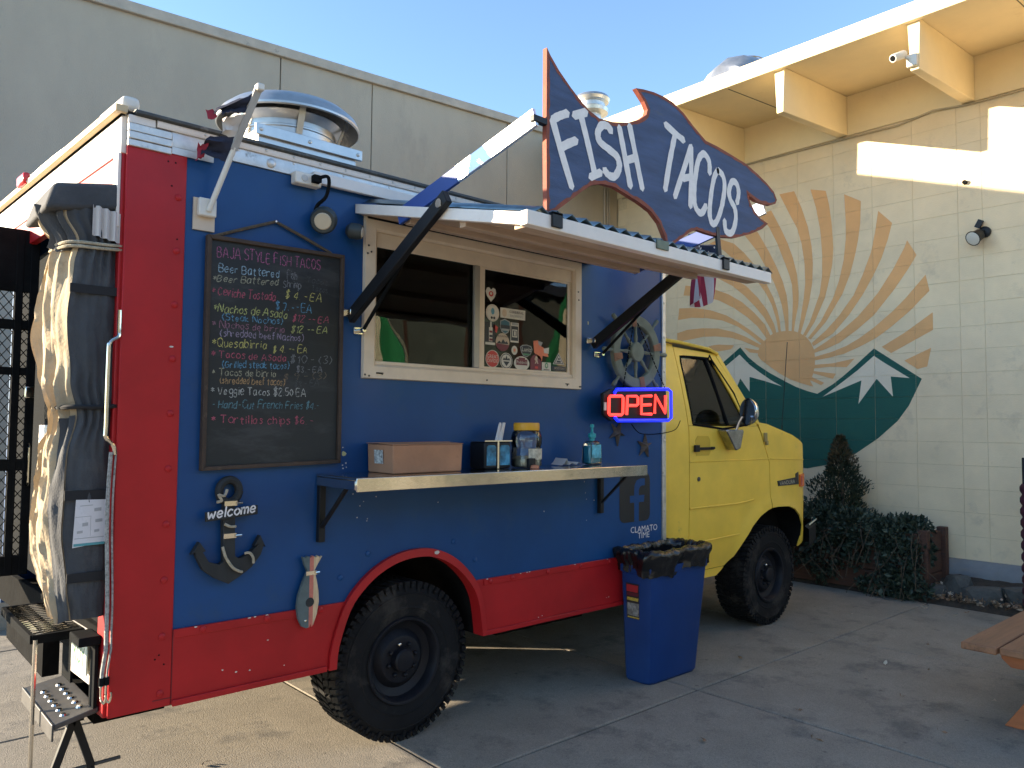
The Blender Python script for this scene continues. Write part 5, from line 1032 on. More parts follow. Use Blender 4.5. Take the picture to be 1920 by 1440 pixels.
# chips in the paint
M['chip'] = mat('bare_chip', (.62,.58,.52), .7, var=.2, vs=60); M['ychip'] = mat('yellow_chip', (.55,.52,.25), .7, var=.2, vs=60)
def chip(x, z, s, y, m='chip', asp=1.):
    b = MB(); n_ = 7; P = [(x+s*asp*rnd.uniform(.5,1)*math.cos(2*math.pi*k/n_), z+s*rnd.uniform(.5,1)*math.sin(2*math.pi*k/n_)) for k in range(n_)]
    b.add([(u,y,v_) for u,v_ in P],[tuple(range(n_))]); b.build('paint_chip', m, side if y > -.005 else TR, smooth=False)
chip(1.005,1.475,.018,-.001,'ychip'); chip(2.73,2.27,.016,-.001,'ychip',.6)
for x, z in ((1.0,1.505),(1.0,1.42),(1.018,1.43),(1.003,1.405),(1.021,1.41),(1.06,1.28),(1.12,1.24),(1.10,1.22),(1.085,1.165),(1.14,1.145),(1.143,1.155),(1.19,1.26),(2.70,1.27),(2.71,1.20),(2.72,1.16),(2.79,1.15),(2.35,1.11),(2.72,1.03),(1.57,1.21),(2.86,1.395)): chip(x, z, rnd.uniform(.0025,.0055), -.001)
for x, z in ((.32,.771),(.55,.772),(.575,.773),(.63,.772),(1.90,.772),(2.15,.772),(2.2,.773),(2.22,.773),(2.6,.772),(2.9,.773)): chip(x, z, .0035, -.0175, 'chip', 2.6)
for x, z in ((.64,.66),(.56,.545),(.50,.55),(2.3,.50),(2.33,.505),(2.9,.53),(2.92,.532),(.72,.535),(.44,.57)): chip(x, z, rnd.uniform(.002,.005), -.0105, 'chip', 1.4)
chip(1.545,.955,.014,-.0325,'chip',1.3); chip(.19,1.93,.006,-.0085,'chip',2.)
for x, z in ((.155,2.70),(.185,2.70),(.172,2.60),(.20,2.38),(.18,.68),(.20,.64),(.165,.665)):
    b = MB(); b.lathe([(.004,0),(.003,-.001)], (x,-.008,z), 'y', 6); b.build('screw_hole', 'blackmat', TR)

# ============================================================ THINGS FIXED TO THE TRUCK
# ---- chalk menu board
GL = {'A':"0 0 2 6 4 0|.8 2.2 3.2 2.2",'B':"0 0 0 6 2.5 6 3.2 5 2.5 3.3 0 3.2|2.4 3.3 3.5 1.8 2.5 0 0 0",'C':"3.5 5 2.5 6 1 5.5 .2 3 1 .5 2.5 0 3.6 1",'E':"3.2 6 0 6 0 0 3.3 0|0 3.2 2.6 3.2",'F':"3.2 6 0 6 0 0|0 3.2 2.5 3.2",'G':"3.5 5 2 6 .3 4.5 .3 1.5 2 0 3.6 1 3.6 2.8 2.2 2.8",'H':"0 0 0 6|3.4 0 3.4 6|0 3 3.4 3",'I':"1 0 1 6",'J':"2.6 6 2.6 1.2 1.6 0 .3 1",'L':"0 6 0 0 3 0",'N':"0 0 0 6 3.4 0 3.4 6",'O':"1.8 6 .3 4.5 .3 1.5 1.8 0 3.3 1.5 3.3 4.5 1.8 6",'Q':"1.8 6 .3 4.5 .3 1.5 1.8 0 3.3 1.5 3.3 4.5 1.8 6|2.2 1.5 3.8 -.5",'S':"3.3 5.2 2 6 .5 5.2 .6 3.8 3 2.4 3.2 .9 1.8 0 .2 .8",'T':"0 6 3.8 6|1.9 6 1.9 0",'V':"0 6 1.8 0 3.6 6",'Y':"0 6 1.8 3 3.6 6|1.8 3 1.8 0",
'a':"2.8 3.8 1.2 4 .2 2 1 0 2.4 .8 2.8 3.8|2.8 3.8 2.9 0",'b':"0 6 0 0|0 2.8 1.6 4 2.8 2.2 1.6 0 0 .8",'c':"2.6 3.4 1.4 4 .2 2 1.2 0 2.7 .7",'d':"2.8 6 2.8 0|2.8 3 1.3 4 .2 2 1.3 0 2.8 1",'e':".3 2 2.7 2.2 2 4 .7 3.6 .2 1.6 1.2 0 2.7 .7",'f':"2.4 5.6 1.6 6 1 5 1 0|.1 3.6 2.2 3.6",'g':"2.7 3.5 1.3 4 .2 2.4 1.2 .8 2.6 1.6|2.7 4 2.7 -1 1.4 -2 .2 -1.2",'h':"0 6 0 0|0 2.6 1.6 4 2.6 3 2.6 0",'i':".6 4 .6 0|.6 5.5 .6 5.1",'k':"0 6 0 0|2.4 4 0 1.8 2.6 0",'l':".6 6 .6 0",'m':"0 4 0 0|0 2.8 1.1 4 1.8 3 1.8 0|1.8 2.8 2.9 4 3.6 3 3.6 0",'n':"0 4 0 0|0 2.6 1.5 4 2.5 3 2.5 0",'o':"1.4 4 .2 2.8 .2 1.2 1.4 0 2.6 1.2 2.6 2.8 1.4 4",'p':"0 4 0 -2|0 3 1.5 4 2.7 2 1.5 0 0 1",'r':"0 4 0 0|0 2.6 1.2 4 2.3 3.6",'s':"2.4 3.5 1.2 4 .4 3.2 2.2 1.6 1.4 0 .2 .6",'t':"1.2 5.6 1.2 .6 2.2 0|0 4 2.4 4",'u':"0 4 .2 .8 1.2 0 2.6 1.4|2.6 4 2.6 0",'v':"0 4 1.2 0 2.5 4",'w':"0 4 .8 0 1.8 3 2.8 0 3.6 4",
'0':"1.6 6 .3 4 .3 2 1.6 0 2.9 2 2.9 4 1.6 6",'1':".3 4.8 1.4 6 1.2 0",'2':".3 4.8 1.5 6 2.9 4.8 .2 0 3.2 0",'3':".3 5.4 1.6 6 2.8 4.8 1.4 3.2 2.9 1.6 1.6 0 .2 .7",'4':"2.4 0 2.4 6 .1 2 3.3 2",'5':"3 6 .6 6 .4 3.4 2.2 3.6 3 1.8 1.8 0 .2 .6",'6':"2.6 5.8 .8 4 .3 1.6 1.6 0 2.9 1.4 1.8 3 .5 2",'7':".1 6 3.2 6 1.2 0",'9':"2.8 4.4 1.6 6 .3 4.4 1.4 3 2.8 4.2 2.2 0",
'$':"3 5 1.6 5.6 .4 4.6 2.8 1.8 1.8 .6 .2 1.2|1.3 6.6 1 -.6|2 6.6 1.8 -.6",'.':".3 .1 .5 .3",'-':".2 3 2.2 3",'*':"1.3 5 1.3 1.6|.1 4.2 2.5 2.4|.1 2.4 2.5 4.2",'(':"1.6 6.4 .4 4 .4 2 1.6 -.6",')':".3 6.4 1.5 4 1.5 2 .3 -.6"}
CHALK=[('BAJA STYLE FISH TACOS',0.350,2.33,0.848,2.34,0.046,'pk'),
 ('Beer Battered',0.356,2.265,0.643,2.276,0.035,'bw'),
 ('Fish',0.677,2.279,0.728,2.28,0.038,'dm'),
 ('Tacos',0.771,2.275,0.886,2.27,0.027,'d2'),
 ('*Beer Battered',0.331,2.221,0.637,2.24,0.029,'kh'),
 ('Shrimp',0.657,2.236,0.75,2.24,0.032,'dm'),
 ('Tacos',0.8,2.236,0.887,2.236,0.027,'d2'),
 ('* Ceviche Tostada',0.329,2.164,0.626,2.168,0.036,'rd'),
 ('$ 4. - EA',0.669,2.186,0.855,2.187,0.036,'yl'),
 ('*Nachos de Asada',0.337,2.092,0.685,2.095,0.035,'yg'),
 ('$ 7. -- EA',0.623,2.129,0.806,2.131,0.035,'bl'),
 ('(Steak Nachos)',0.377,2.059,0.665,2.066,0.027,'bl'),
 ('$12 -- EA',0.706,2.084,0.895,2.092,0.031,'rd'),
 ('* Nachos de birria',0.336,2.026,0.676,2.03,0.029,'pu'),
 ('$12 -- EA',0.697,2.032,0.893,2.044,0.031,'yg'),
 ('(shredded beef Nachos)',0.372,1.99,0.769,1.997,0.030,'lv'),
 ('*Quesabirria',0.338,1.942,0.591,1.95,0.036,'yl'),
 ('$ 4. -- EA',0.615,1.935,0.789,1.945,0.032,'yl'),
 ('* Tacos de Asada',0.335,1.897,0.686,1.897,0.031,'rd'),
 ('$10.- (3)',0.7,1.891,0.92,1.904,0.033,'dm'),
 ('(Grilled steak tacos)',0.384,1.855,0.701,1.866,0.029,'bl'),
 ('$3.- EA',0.732,1.852,0.87,1.856,0.029,'dm'),
 ('* Tacos de birria',0.341,1.819,0.638,1.825,0.029,'kh'),
 ('$ 9.- (3)',0.665,1.814,0.893,1.83,0.029,'d3'),
 ('(shredded beef tacos)',0.376,1.786,0.679,1.789,0.029,'or'),
 ('$3 - EA',0.723,1.782,0.853,1.795,0.026,'d2'),
 ('* Veggie Tacos $2.50 EA',0.339,1.739,0.787,1.743,0.034,'wh'),
 ('- Hand-Cut French Fries $4.-',0.343,1.679,0.856,1.686,0.033,'tl'),
 ('* Tortillas chips $6. -',0.345,1.616,0.833,1.614,0.035,'rd')]
CH = {'pk':(.42,.12,.24),'bw':(.32,.46,.55),'dm':(.20,.20,.21),'d2':(.075,.078,.082),'d3':(.17,.13,.09),'kh':(.36,.34,.24),'rd':(.46,.10,.15),'yl':(.55,.50,.16),'yg':(.48,.50,.18),'bl':(.12,.30,.46),'pu':(.30,.14,.20),'lv':(.33,.27,.38),'or':(.45,.28,.13),'wh':(.48,.48,.45),'tl':(.12,.25,.30)}
MBD = thing('menu_board', 'framed black chalkboard menu hanging on the blue side by a rope', 'menu board', (.64,-.02,1.43))
bz = lambda x, t: t*(2.419+(2.428-2.419)*(x-.32)/.66)+(1-t)*(1.416+(1.432-1.416)*(x-.32)/.66)
X0, X1 = .318, .972
b = MB(); b.hexa([(X0+.02,-.022,1.435),(X1-.02,-.022,1.45),(X1-.02,-.004,1.45),(X0+.02,-.004,1.435),(X0+.02,-.022,2.40),(X1-.02,-.022,2.41),(X1-.02,-.004,2.41),(X0+.02,-.004,2.40)])
slate = b.build('slate', mat('chalkboard', (.010,.013,.014), .55, var=.2, vs=4, dirt=(.032,.034,.036), ds=5, dth=.52, stretch=(.5,1,1.6)), MBD, smooth=False)
M['oldwood'] = mat('dark_frame_wood', (.058,.036,.024), .75, var=.4, vs=8, bump=.2, bs=60, dirt=(.12,.08,.055), ds=12, dth=.58)
fw_ = .018
for P in ([(X0,bz(X0,0)),(X0+fw_,bz(X0,0)+fw_),(X0+fw_,bz(X0,1)-fw_),(X0,bz(X0,1))],[(X1-fw_,bz(X1,0)+fw_),(X1,bz(X1,0)),(X1,bz(X1,1)),(X1-fw_,bz(X1,1)-fw_)],[(X0,bz(X0,0)),(X1,bz(X1,0)),(X1-fw_,bz(X1,0)+fw_),(X0+fw_,bz(X0,0)+fw_)],[(X0+fw_,bz(X0,1)-fw_),(X1-fw_,bz(X1,1)-fw_),(X1,bz(X1,1)),(X0,bz(X0,1))]):
    b = MB(); b.prism(P, -.036, -.002, 'y'); b.build('frame_rail', 'oldwood', MBD, bevel=.003)
b = MB(); b.tube([(.345,-.02,2.415),(.48,-.015,2.472),(.628,-.012,2.532),(.76,-.015,2.485),(.905,-.02,2.428)], .0075, 6); b.build('hanging_rope', mat('old_rope', (.10,.075,.05), .9, var=.3, vs=60, bump=.5, bs=150), MBD)
b = MB(); b.tube([(.628,-.001,2.532),(.628,-.02,2.532)], .005, 6); b.build('nail', 'steel', MBD)
def chalk_mat(k, c):
    m = mat('chalk_'+k, c, .9, var=.25, vs=90); n_ = m.node_tree.nodes; l_ = m.node_tree.links; bs_ = n_['Principled BSDF']
    no = n_.new('ShaderNodeTexNoise'); no.inputs['Scale'].default_value = 420; tc = n_.new('ShaderNodeTexCoord'); l_.new(tc.outputs['Object'], no.inputs['Vector'])
    mr = n_.new('ShaderNodeMapRange'); mr.inputs[1].default_value = .36; mr.inputs[2].default_value = .55; l_.new(no.outputs['Fac'], mr.inputs[0])
    x = n_.new('ShaderNodeMix'); x.data_type = 'RGBA'; x.inputs[6].default_value = (.02,.022,.024,1); l_.new(mr.outputs[0], x.inputs[0]); l_.new(bs_.inputs['Base Color'].links[0].from_socket, x.inputs[7]); l_.new(x.outputs[2], bs_.inputs['Base Color']); return m
for k, c in CH.items(): M['ch_'+k] = chalk_mat(k, c)
for s, xa, za, xb, zb, h, c in CHALK:
    xa, xb = .345+(xa-.331)*.985, .345+(xb-.331)*.985
    wds = []; 
    for ch in s:
        if ch == ' ': wds.append(2.0); continue
        pts = [float(v_) for st in GL[ch].split('|') for v_ in st.split()]; wds.append(max(pts[0::2])+1.1)
    tot = sum(wds); sx = (xb-xa)/tot; sz = h/6; b = MB(); u = 0; slant = rnd.uniform(-.02,.2)
    for ch, wv in zip(s, wds):
        if ch != ' ':
            jx, jz, js = rnd.uniform(-.25,.25), rnd.uniform(-.4,.4), rnd.uniform(.88,1.12)
            for st in GL[ch].split('|'):
                v_ = [float(t) for t in st.split()]; pp = []
                for a_, b_ in zip(v_[0::2], v_[1::2]):
                    uu = u+a_*js+jx+slant*b_; t = uu/tot; pp.append((xa+sx*uu+rnd.uniform(-.0008,.0008), za+(zb-za)*t+(b_*js+jz)*sz+rnd.uniform(-.0008,.0008)))
                pp = smooth_line(pp, 3) if len(pp) > 2 else pp
                y_ = -.0226-rnd.random()*.0004; b.ribbon(pp, [.0039*(1+rnd.uniform(-.4,.35)) for _ in pp], lambda p_, q_: (p_, y_, q_), False)
        u += wv
    b.build('chalk_writing', 'ch_'+c, slate, smooth=False)['kind'] = 'stuff'

# ---- wooden anchor with welcome plate
AN = thing('wooden_anchor', 'black wooden anchor with rope and a welcome plate on the truck side', 'anchor', (.44,-.02,.93))
M['anchor'] = mat('black_stained_wood', (.020,.021,.021), .7, var=.5, vs=10, bump=.25, bs=50, stretch=(1,1,.2), dirt=(.05,.055,.055), ds=9, dth=.6)
b = MB(); b.tube([(.442+.043*math.cos(2*math.pi*k/24),-.025,1.327+.047*math.sin(2*math.pi*k/24)) for k in range(25)], .018, 8, caps=False); b.build('ring', 'anchor', AN)
b = MB(); b.prism([(.418,1.285),(.462,1.285),(.466,1.20),(.470,1.05),(.49,1.035),(.535,1.055),(.568,1.085),(.578,1.093),(.555,1.083),(.581,1.128),(.606,1.075),(.598,1.085),(.585,1.045),(.545,.995),(.50,.965),(.444,.935),(.385,.965),(.335,1.005),(.310,1.055),(.300,1.082),(.286,1.072),(.318,1.122),(.346,1.083),(.333,1.078),(.36,1.035),(.405,1.02),(.420,1.03),(.414,1.20)], -.040, -.008, 'y'); b.build('anchor_body', 'anchor', AN, bevel=.007)
b = MB(); b.hexa([(.336,-.052,1.205),(.561,-.052,1.222),(.561,-.041,1.222),(.336,-.041,1.205),(.334,-.052,1.245),(.560,-.052,1.262),(.560,-.041,1.262),(.334,-.041,1.245)]); wp = b.build('welcome_plate', 'anchor', AN, bevel=.002)
b = MB(); u = 0; s = 'welcome'; wds = [max([float(v_) for st in GL[c].split('|') for v_ in st.split()][0::2])+1.0 for c in s]; tot = sum(wds)
for ch, wv in zip(s, wds):
    for st in GL[ch].split('|'):
        v_ = [float(t) for t in st.split()]; pp = [(.342+(u+a_+.1*b_)/tot*.212, 1.216+.017*(u+a_)/tot+b_*.0068) for a_, b_ in zip(v_[0::2], v_[1::2])]
        b.ribbon(smooth_line(pp,3) if len(pp) > 2 else pp, .0068, lambda p_, q_: (p_,-.0526,q_))
    u += wv
b.build('welcome_lettering', 'paper', wp, smooth=False)
M['rope'] = mat('pale_rope', (.42,.36,.26), .9, var=.3, vs=70, bump=.6, bs=160)
for pts in ([(.418,-.045,1.190),(.44,-.052,1.178),(.466,-.046,1.176)],[(.412,-.046,1.095),(.425,-.052,1.05),(.455,-.052,1.005),(.485,-.05,.985),(.50,-.045,.98)],[(.508,-.046,1.058),(.53,-.05,1.058),(.545,-.052,1.035),(.548,-.048,1.012)],[(.425,-.046,1.335),(.41,-.055,1.31),(.385,-.055,1.315),(.40,-.055,1.29),(.38,-.05,1.285)]):
    b = MB(); b.tube(smooth_line(pts,4), .006, 6); b.build('rope', 'rope', AN)
for z in (1.275,1.138):
    b = MB(); b.box((.415,-.048,z-.010),(.470,-.041,z+.010)); b.tube([(.463,-.052,z),(.492,-.046,z)], .006, 8); b.build('hose_clamp', 'steel', AN)['kind'] = 'stuff'
# ---- painted wooden fish
FF = thing('wooden_fish', 'small striped wooden fish hung head down on the red skirt', 'fish ornament', (.82,-.02,.69))
body = [(.812,.945),(.846,.945),(.858,.90),(.868,.85),(.871,.80),(.862,.745),(.845,.700),(.838,.690),(.832,.705),(.826,.690),(.810,.688),(.790,.698),(.772,.735),(.764,.79),(.770,.84),(.790,.895)]
tail = [(.812,.945),(.846,.945),(.862,.972),(.884,1.006),(.872,1.000),(.862,1.010),(.850,1.002),(.838,1.012),(.826,1.003),(.812,1.013),(.80,1.006),(.786,1.012),(.797,.975)]
for nm, P in (('fish_body',body),('fish_tail',tail)):
    for lo, hi, m_ in ((.70,.822,mat('fish_teal', (.10,.13,.13), .7, var=.2, vs=20)),(.822,.842,mat('fish_red', (.55,.17,.12), .7, var=.3, vs=25)),(.842,.95,mat('fish_wood', (.62,.45,.27), .7, var=.25, vs=20, stretch=(8,1,1)))):
        q_ = clip(clip(P,0,lo,True),0,hi,False)
        if len(q_) >= 3: b = MB(); b.prism(q_, -.036, -.018, 'y'); b.build(nm, m_, FF, smooth=False)
b = MB(); b.lathe([(.021,0),(.020,-.002)], (.826,-.0365,.803), 'y', 18); b.build('dark_knot', 'logo', FF)
b = MB(); b.lathe([(.007,0),(.005,-.003),(.001,-.004)], (.808,-.0365,.722), 'y', 10); b.build('eye', 'steel', FF)
b = MB(); b.box((.802,-.042,.926),(.856,-.0365,.944)); b.tube([(.846,-.046,.936),(.866,-.044,.936)], .006, 8); b.build('hose_clamp', 'steel', FF)['kind'] = 'stuff'
# ---- ship's wheel, OPEN sign, starfish
SWH = thing('ships_wheel', 'weathered grey-green ship wheel mounted on the blue side', 'ship wheel', (3.16,-.04,2.11))
M['wheelwood'] = mat('grey_green_wood', (.17,.19,.145), .8, var=.3, vs=9, bump=.25, bs=50, dirt=(.20,.18,.13), ds=9, dth=.6)
WX, WZ, WY = 3.135, 2.108, -.055
b = MB(); b.lathe([(.178,-.018),(.236,-.018),(.242,-.012),(.242,.012),(.236,.018),(.178,.018),(.172,.010),(.172,-.010),(.178,-.018)], (WX,WY,WZ), 'y', 56, caps=False); b.build('rim', 'wheelwood', SWH, angle=30)
b = MB(); b.lathe([(.005,-.022),(.060,-.022),(.066,-.015),(.066,.015),(.06,.02),(.005,.02)], (WX,WY,WZ), 'y', 28); b.build('hub', 'wheelwood', SWH, angle=30)
for k in range(8):
    a = 2*math.pi*k/8; ca, sa = math.cos(a), math.sin(a); b = MB()
    P = lambda r_: (WX+r_*ca,WY,WZ+r_*sa)
    b.tube([P(.06),P(.10),P(.13),P(.18)], [.010,.014,.009,.011], 8); b.tube([P(.236),P(.25),P(.27),P(.30),P(.322),P(.328)], [.010,.012,.010,.016,.014,.006], 8); b.build('spoke', 'wheelwood', SWH)['kind'] = 'stuff'
for k in range(4):
    a = R(12)+math.pi/2*k; b = MB(); ca, sa = math.cos(a), math.sin(a)
    for j in range(5):
        aa = a+.045*(j-2); c_, s_ = math.cos(aa), math.sin(aa); b.tube([(WX+.168*c_,WY-.022,WZ+.168*s_),(WX+.246*c_,WY-.022,WZ+.246*s_)], .005, 5)
    b.build('twine_binding', mat('twine', (.33,.17,.10), .9, var=.2), SWH)['kind'] = 'stuff'
OP = thing('open_sign', 'lit neon style OPEN sign with blue border hung below the ship wheel', 'sign', (3.2,-.12,1.65))
bp = OPENB[1]; b = MB(); b.prism(bp, -.112, -.085, 'y'); b.build('sign_back', 'black', OP, bevel=.006)
M['neonred'] = mat('lit_red_tube', (1.0,.055,.04), .4, var=0, emit=.55); M['neonblue'] = mat('lit_blue_tube', (.012,.025,1.0), .4, var=0, emit=.45)
for P in OPENT:
    b = MB(); b.tube([(x,-.125,z) for x,z in P], .0098, 8); b.build('letter_tube', 'neonred', OP)
b = MB(); b.tube([(x,-.120,z) for x,z in OPENB[0]], .011, 8); b.build('border_tube', 'neonblue', OP)
b = MB(); mnx = min(q_[0] for q_ in bp); b.box((mnx+.004,-.120,1.715),(mnx+.022,-.1125,1.765)); b.build('switch', 'pvc', OP)
for a_, c_ in (((3.09,-.075,2.30),(2.95,-.10,1.855)),((3.13,-.075,2.30),(3.40,-.10,1.862))):
    b = MB(); n_ = 16; pa, pc = Vector(a_), Vector(c_)
    for k in range(n_): b.tube([pa+(pc-pa)*(k/n_), pa+(pc-pa)*((k+.72)/n_)], .0038, 5)
    b.build('chain', 'blackmat', OP)['kind'] = 'stuff'
b = MB(); b.tube(smooth_line([(3.05,-.09,1.63),(3.15,-.07,1.575),(3.32,-.03,1.565),(3.50,-.02,1.575),(3.62,-.02,1.60),(3.70,0.0,1.66)],4), .003, 5); b.build('cord', 'blackmat', OP)
M['star'] = mat('dry_starfish', (.13,.105,.085), .9, var=.35, vs=30, bump=.6, bs=120)
def starfish(x, z, s, rot, label):
    b = MB(); n_ = 5; P = []
    for k in range(10):
        a = rot+math.pi*k/5; r_ = s*(1.0 if k % 2 == 0 else .30)*rnd.uniform(.92,1.05); P.append((x+r_*math.cos(a)*.92, z+r_*math.sin(a)))
    b.add([(u,-.012,v_) for u,v_ in P]+[(u,-.002,v_) for u,v_ in P]+[(x,-.042,z)], [(k,(k+1)%10,20) for k in range(10)]+[(k,(k+1)%10,10+(k+1)%10,10+k) for k in range(10)])
    tag(b.build('starfish', 'star', None), label, 'starfish', 'dried starfish on the truck side')
starfish(3.285,1.487,.088,R(85),'brown dried starfish hanging free below the OPEN sign')
starfish(3.0,1.575,.085,R(60),'brown dried starfish half hidden behind the OPEN sign')
# ---- flag on a bracket at the rear corner
FG = thing('tattered_flag', 'tattered dark flag on a leaning white pole at the rear corner', 'flag', (.31,-.02,2.5))
b = MB(); b.box((.262,-.012,2.435),(.352,-.0005,2.572)); b.build('backing_board', mat('bare_board', (.62,.50,.38), .8, var=.08), FG)
b = MB(); b.box((.275,-.040,2.492),(.350,-.0125,2.570)); b.build('bracket', 'pvc', FG, bevel=.006)
d0, d1 = Vector((.315,-.04,2.515)), Vector((.435,-.235,3.02))
b = MB(); b.tube([d0, d0+(d1-d0)*.52], .012, 10); b.build('pole', 'pvc', FG)
b = MB(); b.bar(d0+(d1-d0)*.50, d1, .028, .022, (0,1,0)); b.build('pole_sleeve', mat('grey_wood_pole', (.40,.37,.33), .8, var=.2, vs=20, stretch=(1,1,.2)), FG)
b = MB(); b.box((.421,-.262,3.005),(.452,-.222,3.035)); b.build('pole_cap', 'pvc', FG, bevel=.006)
M['flagdark'] = mat('flag_navy', (.018,.022,.045), .85, var=.4, vs=14); M['flagwhite'] = mat('flag_white', (.62,.58,.55), .85, var=.1); M['flagred'] = mat('flag_red', (.32,.03,.06), .85, var=.2)
def cloth(name, corners, nu, nv, m, parent, amp=.02, seed=1, fold=9.):
    r2 = random.Random(seed); b = MB(); A,B_,C_,D_ = [Vector(c) for c in corners]
    nrm = (B_-A).cross(D_-A).normalized()
    for i in range(nu+1):
        for j in range(nv+1):
            u, v_ = i/nu, j/nv; p_ = (A*(1-u)+B_*u)*(1-v_)+(D_*(1-u)+C_*u)*v_
            p_ = p_+nrm*amp*(math.sin(u*fold+v_*2.3+seed)+.5*math.sin(u*fold*2.1-v_*3+seed*2))*(0.3+.7*v_)+Vector((0,0,r2.uniform(-.004,.004)))
            if j == nv: p_ += Vector((0,0,r2.uniform(-.03,.02)))
            b.v.append(tuple(p_))
    for i in range(nu):
        for j in range(nv): b.f.append([i*(nv+1)+j,(i+1)*(nv+1)+j,(i+1)*(nv+1)+j+1,i*(nv+1)+j+1]); b.mi.append(0)
    return b.build(name, m, parent, angle=80)
pt = lambda t: d0+(d1-d0)*t
cloth('flag_cloth', [pt(.97),pt(.80),pt(.80)+Vector((-.10,.02,-.02)),pt(.97)+Vector((-.16,.06,-.10))], 8, 10, 'flagdark', FG, .018, 2)
cloth('flag_tip', [pt(.97)+Vector((-.16,.06,-.10)),pt(.90)+Vector((-.13,.05,-.09)),pt(.90)+Vector((-.16,.06,-.11)),pt(.97)+Vector((-.185,.07,-.115))], 3, 3, 'flagred', FG, .004, 5)
cloth('flag_white_part', [pt(.80),pt(.60),pt(.60)+Vector((-.06,.02,.0)),pt(.80)+Vector((-.10,.02,-.04))], 6, 8, 'flagwhite', FG, .012, 3)
cloth('flag_lower_part', [pt(.62),pt(.40),pt(.40)+Vector((-.10,.05,.03)),pt(.62)+Vector((-.12,.05,-.02))], 8, 8, 'flagdark', FG, .02, 7)
cloth('flag_red_part', [pt(.58)+Vector((-.10,.05,-.02)),pt(.42)+Vector((-.09,.05,.0)),pt(.42)+Vector((-.12,.05,-.01)),pt(.52)+Vector((-.135,.05,-.01))], 5, 5, 'flagred', FG, .012, 9)
# ---- striped flag hanging behind the awning
UF = thing('striped_flag', 'star and stripe flag hanging limp behind the right end of the awning', 'flag', (3.40,-.36,2.45))
b = MB(); b.tube([(3.40,-.01,2.70),(3.44,-.42,2.95)], .011, 8); b.build('pole', 'pvc', UF)
def uf(u, v_): 
    x = 3.335+.26*u-.05*u*v_+.06*v_*v_*(1-u); return (x, -.33-.05*math.sin(u*7+v_*2)-.02*math.sin(u*15), 2.885-.41*v_-.04*u*(1-v_)-.06*v_*math.sin(u*3.0))
nst = 9
for k in range(nst):
    u0, u1 = k/nst, (k+1)/nst; lo = .0
    b = MB(); n_ = 14
    for j in range(n_+1):
        v_ = lo+(1-lo)*j/n_; b.v += [uf(u0,v_), uf((u0+u1)/2,v_), uf(u1,v_)]
    b.cur = 0
    for j in range(n_):
        for q in (0,1): b.f.append([3*j+q,3*j+q+1,3*j+q+4,3*j+q+3]); b.mi.append(1 if j < 7 else 0)
    b.build('flag_stripe', ['flagred' if k % 2 == 0 else 'flagwhite', 'flagdark'], UF, angle=80)
for i in range(7):
    for j in range(6):
        p_ = Vector(uf(.08+.14*i+(.07 if j % 2 else 0), .06+.075*j)); b = MB(); b.add([p_+Vector((.008*math.cos(a),-.012,.008*math.sin(a))) for a in [R(90+72*k) for k in range(5)]], [(0,1,2,3,4)]); b.build('flag_star', 'flagwhite', UF, smooth=False)

# ---- rubbish bin with black liner
TB = thing('rubbish_bin', 'blue slim rubbish bin with black liner standing against the truck', 'bin', (3.3,-.15,0))
M['binblue'] = mat('bin_blue_plastic', (.006,.040,.17), .45, spec=.3, var=.1, vs=5, bump=.04, bs=60, dirt=(.012,.045,.16), ds=8, dth=.6)
b = MB(); B0 = (3.050,3.560,-.235,-.005); B1 = (3.000,3.625,-.285,-.010); H = .74; nn = 10; ch_ = .045
def ringp(q, z, c):
    x0,x1,y0,y1 = q; return [(x0+c,y0,z),(x1-c,y0,z),(x1-c*.3,y0+c*.3,z),(x1,y0+c,z),(x1,y1-c,z),(x1-c,y1,z),(x0+c,y1,z),(x0,y1-c,z),(x0,y0+c,z),(x0+c*.3,y0+c*.3,z)]
lv = []
for t in (0,.02,.5,.93,.935,1.0):
    e = .008 if t > .934 else (-.008 if t == 0 else 0); lv.append(ringp([B0[k]+(B1[k]-B0[k])*t+(-e if k in (0,2) else e) for k in range(4)], H*t, ch_))
for L_ in lv: b.v += L_
for i in range(len(lv)-1):
    for j in range(nn): b.f.append([i*nn+j,i*nn+(j+1)%nn,(i+1)*nn+(j+1)%nn,(i+1)*nn+j]); b.mi.append(0)
b.f.append(list(range(nn))); b.mi.append(0); b.build('bin_body', 'binblue', TB, angle=25)
# raised rib and label panel on the narrow end
def on_end(y, z, off): t = z/H; return (B0[0]+(B1[0]-B0[0])*t-off, y, z)
b = MB(); b.add([on_end(-.175,.40,.001),on_end(-.075,.40,.001),on_end(-.08,.625,.001),on_end(-.185,.625,.001)],[(0,1,2,3)]); lab = b.build('label', mat('label_black', (.02,.02,.022), .4), TB, smooth=False)
for z0, z1, m_ in ((.570,.615,mat('label_red', (.45,.03,.035), .4)),(.545,.565,mat('label_maroon', (.12,.02,.03), .4)),(.515,.535,mat('label_gold', (.55,.40,.06), .4, var=.6, vs=90)),(.42,.50,mat('label_photo', (.20,.20,.19), .4, var=.9, vs=40)),(.405,.413,mat('label_gold', (.5,.4,.06), .4))):
    b = MB(); b.add([on_end(-.172,z0,.0018),on_end(-.082,z0,.0018),on_end(-.085,z1,.0018),on_end(-.178,z1,.0018)],[(0,1,2,3)]); b.build('label_print', m_, lab, smooth=False)
tm = text_mesh('Slim Jim', .022, M['paper']); o = link('label_words', tm, lab); o.matrix_world = Matrix(((0,0,-1,B0[0]-.0325),(-1,0,0,-.129),(0,1,0,.555),(0,0,0,1)))
